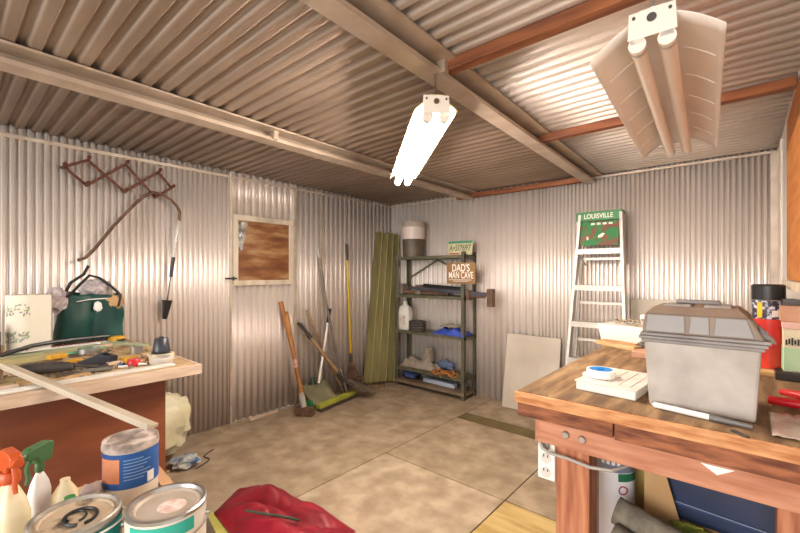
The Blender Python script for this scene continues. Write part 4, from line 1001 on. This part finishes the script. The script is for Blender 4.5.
# rolled carpets
t = thing('carpet_roll', 'upper grey brown carpet roll under the right bench', 'carpet roll', (3.22,1.45,.5))
def croll(t, a, b, r):
    m = MB(); m.tube([a, Vector(a).lerp(Vector(b),.5)+Vector((0,0,-.004)), b], r, 24, cap=False); m.build('outer_layer', CARPET, t, smooth=True, solid=.006)
    m = MB(); m.tube([a, b], r*.55, 18, cap=False); m.build('inner_layer', CARPET, t, smooth=True, solid=.005)
t2 = thing('carpet_roll', 'lower grey carpet roll nearest the camera under right bench', 'carpet roll', (3.25,1.4,.45))
# side prop box
t3 = thing('storage_crate', 'open brown cardboard crate holding the carpet rolls under bench', 'crate', (3.22,1.45,z))
m = MB(); m.box((3.06,1.475,z),(3.40,1.485,.40)); m.box((3.06,1.60,z),(3.40,1.61,.42)); m.box((3.06,1.485,z),(3.07,1.60,.40)); m.box((3.39,1.485,z),(3.40,1.60,.40)); m.box((3.06,1.475,z),(3.40,1.61,z+.006)); m.build('walls', CARD, t3)
croll(t, (3.04,1.50,.50), (3.38,1.48,.43), .042)
croll(t2, (3.045,1.43,.455), (3.38,1.40,.385), .034)
# cardboard scraps
m = MB(); m.hexa([(3.055,1.72,z),(3.125,1.72,z),(3.125,1.76,z),(3.055,1.76,z),(3.05,1.72,.70),(3.105,1.72,.68),(3.105,1.76,.68),(3.05,1.76,.70)])
one(m.build('paper_sack', CARDY, bevel=.004), 'yellow brown paper sack beside the blue grey tub', 'sack')
m = MB(); m.hexa([(3.10,1.625,z),(3.26,1.625,z),(3.26,1.63,z),(3.10,1.63,z),(3.10,1.632,.72),(3.135,1.632,.72),(3.135,1.637,.72),(3.10,1.637,.72)])
one(m.build('cardboard_flap', CARD, bevel=.002), 'upright brown cardboard flap between the navy bin and the white labelled tub', 'cardboard')
# navy bin
t = thing('storage_bin', 'dark navy plastic bin under the right bench', 'bin', (3.36,1.75,z))
Mn = T(3.30,1.70,.60)@RZ(-6)
m = MB(Mn); m.box((-.165,-.06,-.14),(.185,.14,.16)); m.build('bin_body', NAVY, t, bevel=.02)
m = MB(Mn); m.box((-.13,-.066,.06),(.15,-.055,.075)); m.box((-.13,-.066,-.09),(.15,-.055,-.075)); m.box((-.14,-.066,-.08),(-.125,-.055,.065)); m.box((.145,-.066,-.08),(.16,-.055,.065)); m.build('raised_ridge', mat('navy_ridge','3a4666',rough=.3), t, bevel=.004)
m = MB(); m.box((3.15,1.66,z),(3.50,1.83,.457)); one(m.build('cardboard_box', CARD, bevel=.002), 'flat cardboard box beneath the navy bin', 'box')
m = MB(); m.blob((3.235,1.615,.455),(.05,.02,.02),.3,seed=8); m.cur=0; one(m.build('green_scrap', mat('green_yellow_print','5f8c30','b8b040',scale=20,rough=.6), smooth=True), 'green and yellow printed scrap between navy bin and carpet roll', 'scrap')

# ---- right bench top
# organizer
Mo = T(3.028,1.56,TZ)@RZ(-5)
t = thing('parts_organizer', 'shallow white parts organizer with clear lid on right bench', 'organizer', M=Mo)
m = MB(Mo); m.box((-.088,-.13,0),(.095,.14,.027)); m.build('tray', WHITE, t, bevel=.003)
m = MB(Mo); m.box((-.092,-.134,.0275),(.099,.144,.033)); m.build('clear_lid', mat('cloudy_lid','d8d0c4','e8e2d8',scale=9,rough=.3), t, bevel=.002)
m = MB(Mo); m.box((-.11,-.02,.022),(-.092,.02,.034)); m.build('latch', WHITE, t, bevel=.002)
m = MB(Mo)
for k in range(3): m.box((.0+.035*k,-.10,.033),(.003+.035*k,.12,.035))
m.build('dividers', WHITEP, t)
Mt = T(2.985,1.53,TZ+.0355)
t = thing('tape_spool', 'white tape spool with bright blue core on the parts organizer', 'tape roll', M=Mt)
m = MB(Mt); m.lathe([(.038,0),(.047,0),(.047,.026),(.038,.026),(.038,0)], (0,0,0), 36); m.build('tape', WHITE, t, smooth=True)
m = MB(Mt); m.lathe([(.010,.0),(.0375,.0),(.0375,.0262),(.032,.027),(.013,.024),(.010,.0)], (0,0,0), 36); m.build('core', BLUE, t, smooth=True)
# marker
a = Vector((3.165,1.392,TZ+.0085)); b = Vector((3.385,1.352,TZ+.0085))
t = thing('marker_pen', 'silver marker pen with dark cap lying before the toolbox', 'marker', tuple((a+b)/2))
m = MB(); m.tube([a, a.lerp(b,.62)], .0082, 14); m.build('barrel', WHITE, t, smooth=True)
m = MB(); m.tube([a.lerp(b,.60), a.lerp(b,.63), a.lerp(b,1)], [.0085,.0085,.005], 14); m.build('cap', mat('grey_cap','6d6a68',rough=.4), t, smooth=True)
m = MB(); m.tube([a+(a-b)*.02, a], .006, 12); m.build('end_plug', STEEL, t)
m = MB(); m.bar((3.345,1.315,TZ+.002),(3.375,1.285,TZ+.002),.012,.003); one(m.build('metal_scrap', DGREY), 'small dark metal sliver on the front edge of right bench', 'scrap')
# toolbox
t = thing('toolbox', 'large grey plastic toolbox with dusty lid on right bench', 'toolbox', (3.27,1.53,TZ))
m = MB(); bx0,bx1,by0,by1 = 3.148,3.392,1.415,1.64
m.hexa([(bx0,by0,TZ),(bx1,by0,TZ),(bx1,by1,TZ),(bx0,by1,TZ),(bx0-.012,by0-.008,1.105),(bx1+.012,by0-.008,1.105),(bx1+.012,by1+.008,1.105),(bx0-.012,by1+.008,1.105)])
m.build('box_body', GREYPLL, t, bevel=.008)
m = MB(); m.box((bx0-.024,by0-.022,1.103),(bx1+.024,by1+.02,1.112)); m.box((bx0-.018,by0-.016,1.093),(bx1+.018,by1+.014,1.103)); m.box((bx0-.02,by0-.019,1.1125),(bx1+.03,by1+.018,1.122)); m.build('rim', GREYPL, t, bevel=.003)
m = MB(); q = [(bx0-.016,by0-.014,1.122),(bx1+.018,by0-.014,1.122),(bx1+.018,by1+.012,1.122),(bx0-.016,by1+.012,1.122),
     (bx0-.010,by0-.004,1.178),(bx1-.012,by0-.004,1.178),(bx1-.012,by1+.0,1.178),(bx0-.010,by1+.0,1.178)]
m.hexa(q)
m.hexa([(bx0-.010,by0-.004,1.178),(bx1-.012,by0-.004,1.178),(bx1-.012,by1,1.178),(bx0-.010,by1,1.178),(bx0+.01,by0+.03,1.199),(bx1-.035,by0+.03,1.199),(bx1-.035,by1-.03,1.199),(bx0+.01,by1-.03,1.199)])
ld = m.build('lid', GREYTRIM, t, bevel=.004)
gp = mat('grey_lid_panel','85817f','989491',scale=6,rough=.5)
for x0,x1 in ((bx0-.006,bx0+.092),(bx0+.10,bx0+.148),(bx0+.156,bx1-.002)):
    xs = (lambda x,tp: min(x, bx1-.018) if tp else x)
    m = MB(); m.hexa([(x0,by0-.017,1.126),(x1,by0-.017,1.126),(x1,by0-.005,1.126),(x0,by0-.005,1.126),(x0+.004,by0-.009,1.176),(xs(x1-.002,1),by0-.009,1.176),(xs(x1-.002,1),by0+.004,1.176),(x0+.004,by0+.004,1.176)])
    m.build('lid_panel', gp, ld, bevel=.003)
m = MB(); m.box((bx0+.03,by0+.05,1.19),(bx0+.10,by1-.05,1.204)); m.box((bx0+.04+.09,by0+.05,1.19),(bx1-.05,by1-.05,1.204)); m.build('lid_compartment', gp, ld, bevel=.004)
m = MB(); m.tube([(bx0+.06,by0+.11,1.196),(bx0+.06,by0+.11,1.211),(bx1-.08,by0+.11,1.211),(bx1-.08,by0+.11,1.196)], .007, 10); m.build('handle', GREYPL, ld, smooth=True)
m = MB(); m.prism([(0,0),(.036,-.012),(.03,.0),(.0,.036)], .05, M=T(bx1+.006,by0+.075,1.122)@RX(90)); m.build('side_latch', GREYPL, t, bevel=.004)
# canister
cc = (3.440,2.19,TZ+.022); r = .05
t = thing('spray_canister', 'tall red canister with black cap and speckled label', 'canister', cc)
m = MB(); m.lathe([(0,0),(r,0),(r,.20),(r,.20)], cc, 36); m.build('red_body', REDCAN, t, smooth=True)
m = MB(); m.lathe([(r+.0005,.195),(r+.0005,.265),(r-.002,.27)], cc, 36); m.build('speckled_band', SPECK, t, smooth=True)
m = MB(); m.lathe([(r+.001,.2),(r+.001,.26)], cc, 8, R(-132), R(-112)); m.build('yellow_flash', mat('yellow_flash','e0b41c',rough=.5), t, smooth=True)
m = MB(); m.lathe([(r+.001,.205),(r+.001,.23)], cc, 8, R(-80), R(-52)); m.build('white_flash', WHITE, t, smooth=True)
m = MB(); m.lathe([(r,.27),(r+.002,.272),(r+.002,.327),(r-.003,.332),(0,.332)], cc, 36); m.build('black_cap', BLACK, t, smooth=True)
m = MB(); m.lathe([(r+.001,.268),(r+.0025,.270),(r+.001,.272)], cc, 36); m.build('silver_ring', STEEL, t, smooth=True)
m = MB(); m.prism([(3.375,2.09),(3.50,2.10),(3.52,2.17),(3.505,2.26),(3.40,2.26),(3.36,2.18)], .02, M=T(0,0,TZ)); one(m.build('wood_chunk', mat('pale_chipped_wood','c79a62','e0bc86',scale=12,rough=.8,bump=.3), bevel=.004), 'pale chipped wood block beneath the red canister', 'wood block')
# cartons to the right
t = thing('printed_carton', 'carton with pale green front and pink top at right edge of bench', 'carton', (3.52,2.3,TZ))
Bx = (3.475,2.24)
m = MB(); m.box((3.478,2.08,TZ+.03),(3.538,2.50,TZ+.19)); m.build('carton_body', OFFWH, t, bevel=.002)
m = MB(); m.box((3.4765,2.085,TZ+.035),(3.478,2.495,TZ+.12)); m.box((3.48,2.0785,TZ+.035),(3.536,2.08,TZ+.12)); m.build('green_print', LGREEN, t)
m = MB(); m.box((3.476,2.078,TZ+.19),(3.54,2.502,TZ+.215)); m.build('pink_lid', PINKC, t, bevel=.002)
m = MB()
for k in range(6): m.box((3.484+.008*k,2.0775,TZ+.13+.004*(k%2)),(3.489+.008*k,2.079,TZ+.15+.004*(k%3)))
m.build('dark_print', LINEB, t)
m = MB(); m.box((3.455,2.05,TZ),(3.54,2.52,TZ+.029)); one(m.build('black_case', BLACK, bevel=.004), 'flat black case underneath the pale green carton', 'case')
m = MB(); m.box((3.47,2.10,TZ+.216),(3.54,2.50,TZ+.275)); one(m.build('brown_carton', CARTON, bevel=.002), 'pinkish brown carton stacked on the pale green carton', 'carton')
t = thing('black_tray', 'dark grey tray on top of the stacked cartons', 'tray', (3.51,2.3,TZ+.276))
m = MB(); m.box((3.475,2.12,TZ+.276),(3.54,2.50,TZ+.285)); m.box((3.475,2.12,TZ+.285),(3.48,2.50,TZ+.30)); m.box((3.475,2.12,TZ+.285),(3.54,2.126,TZ+.30)); m.build('tray_body', DGREY, t, bevel=.001)
m = MB(); m.lathe([(0,0),(.02,0),(.02,.30),(.012,.33),(0,.335)], (3.485,2.64,TZ), 18); one(m.build('green_bottle', mat('light_green_bottle','9cb46a',rough=.4), smooth=True), 'slim light green bottle standing behind the red canister', 'bottle')
# red pliers/caulking gun
t = thing('red_clamp', 'red handled clamp lying on the bench right of the toolbox', 'clamp', (3.46,1.7,TZ))
m = MB(); m.tube([(3.425,1.655,TZ+.014),(3.47,1.64,TZ+.017),(3.53,1.63,TZ+.02)], [.012,.014,.014], 12); m.build('handle', REDPL, t, smooth=True)
m = MB(); m.tube([(3.46,1.79,TZ+.014),(3.49,1.75,TZ+.02),(3.53,1.72,TZ+.02)], [.010,.013,.013], 12); m.build('handle', REDPL, t, smooth=True)
m = MB(); m.tube([(3.528,1.63,TZ+.018),(3.535,1.68,TZ+.018),(3.528,1.72,TZ+.018)], .008, 8); m.build('jaw', DGREY, t, smooth=True)
m = MB(); m.grid(lambda u,v:(3.42+.10*u,1.33+.22*v,TZ+.004+.012*abs(noise.noise(Vector((u*4,v*5,1))))), 10, 12); one(m.build('plastic_bag', mat('clear_crinkle','b8a090','d8c8b8',scale=12,rough=.2), smooth=True, solid=.001), 'crinkled clear plastic bag flat at right end of the bench', 'bag')
# offcuts at the far end
m = MB(T(2.85,2.40,TZ)@RZ(-28)); m.box((-.12,-.03,0),(.12,.03,.022)); one(m.build('wood_offcut', CARD, bevel=.003), 'long tan wood offcut at far end of right bench', 'offcut')
m = MB(T(2.80,2.50,TZ)@RZ(-20)); m.box((-.06,-.02,0),(.14,.02,.018)); one(m.build('wood_offcut', EDGEO, bevel=.002), 'orange wood offcut in front of the white tray of hardware', 'offcut')
m = MB(T(3.02,2.20,TZ)@RZ(15)); m.prism([(-.07,-.04),(.08,-.05),(.09,.05),(.0,.08),(-.05,.03)], .03); one(m.build('wood_offcut', CARTON, bevel=.004), 'chunky torn wood scrap left of the grey toolbox', 'offcut')
m = MB(T(2.99,2.42,TZ)); m.box((-.045,-.04,0),(.045,.04,.035)); one(m.build('dark_box', DGREY, bevel=.004), 'small dark box below the white tray of hardware', 'box')
t = thing('hardware_tray', 'long white tray heaped with small hardware at bench far end', 'tray', (2.86,2.68,TZ))
Mw = T(2.875,2.66,TZ)@RZ(-14)
m = MB(Mw); m.hexa([(-.15,-.08,0),(.15,-.08,0),(.15,.12,0),(-.15,.12,0),(-.165,-.09,.095),(.165,-.09,.095),(.165,.13,.095),(-.165,.13,.095)]); m.build('tray_body', WHITEP, t, bevel=.003)
m = MB(Mw)
for k in range(40):
    x = random.uniform(-.10,.14); y = random.uniform(-.07,.10); a = random.uniform(0,PI); z = .102+random.uniform(0,.018)
    m.tube([(x,y,z),(x+.022*math.cos(a),y+.022*math.sin(a),z+random.uniform(-.006,.01))], .006, 6)
hw = m.build('small_hardware', mat('mixed_hardware','6f6250','b8ab94',scale=40,rough=.6), t); hw['kind'] = 'stuff'
m = MB(T(2.93,2.70,TZ+.096)@RZ(-10)); m.box((-.04,.03,0),(.14,.06,.055)); one(m.build('white_carton', WHITEP, bevel=.002), 'small white carton lying in the white hardware tray', 'carton')
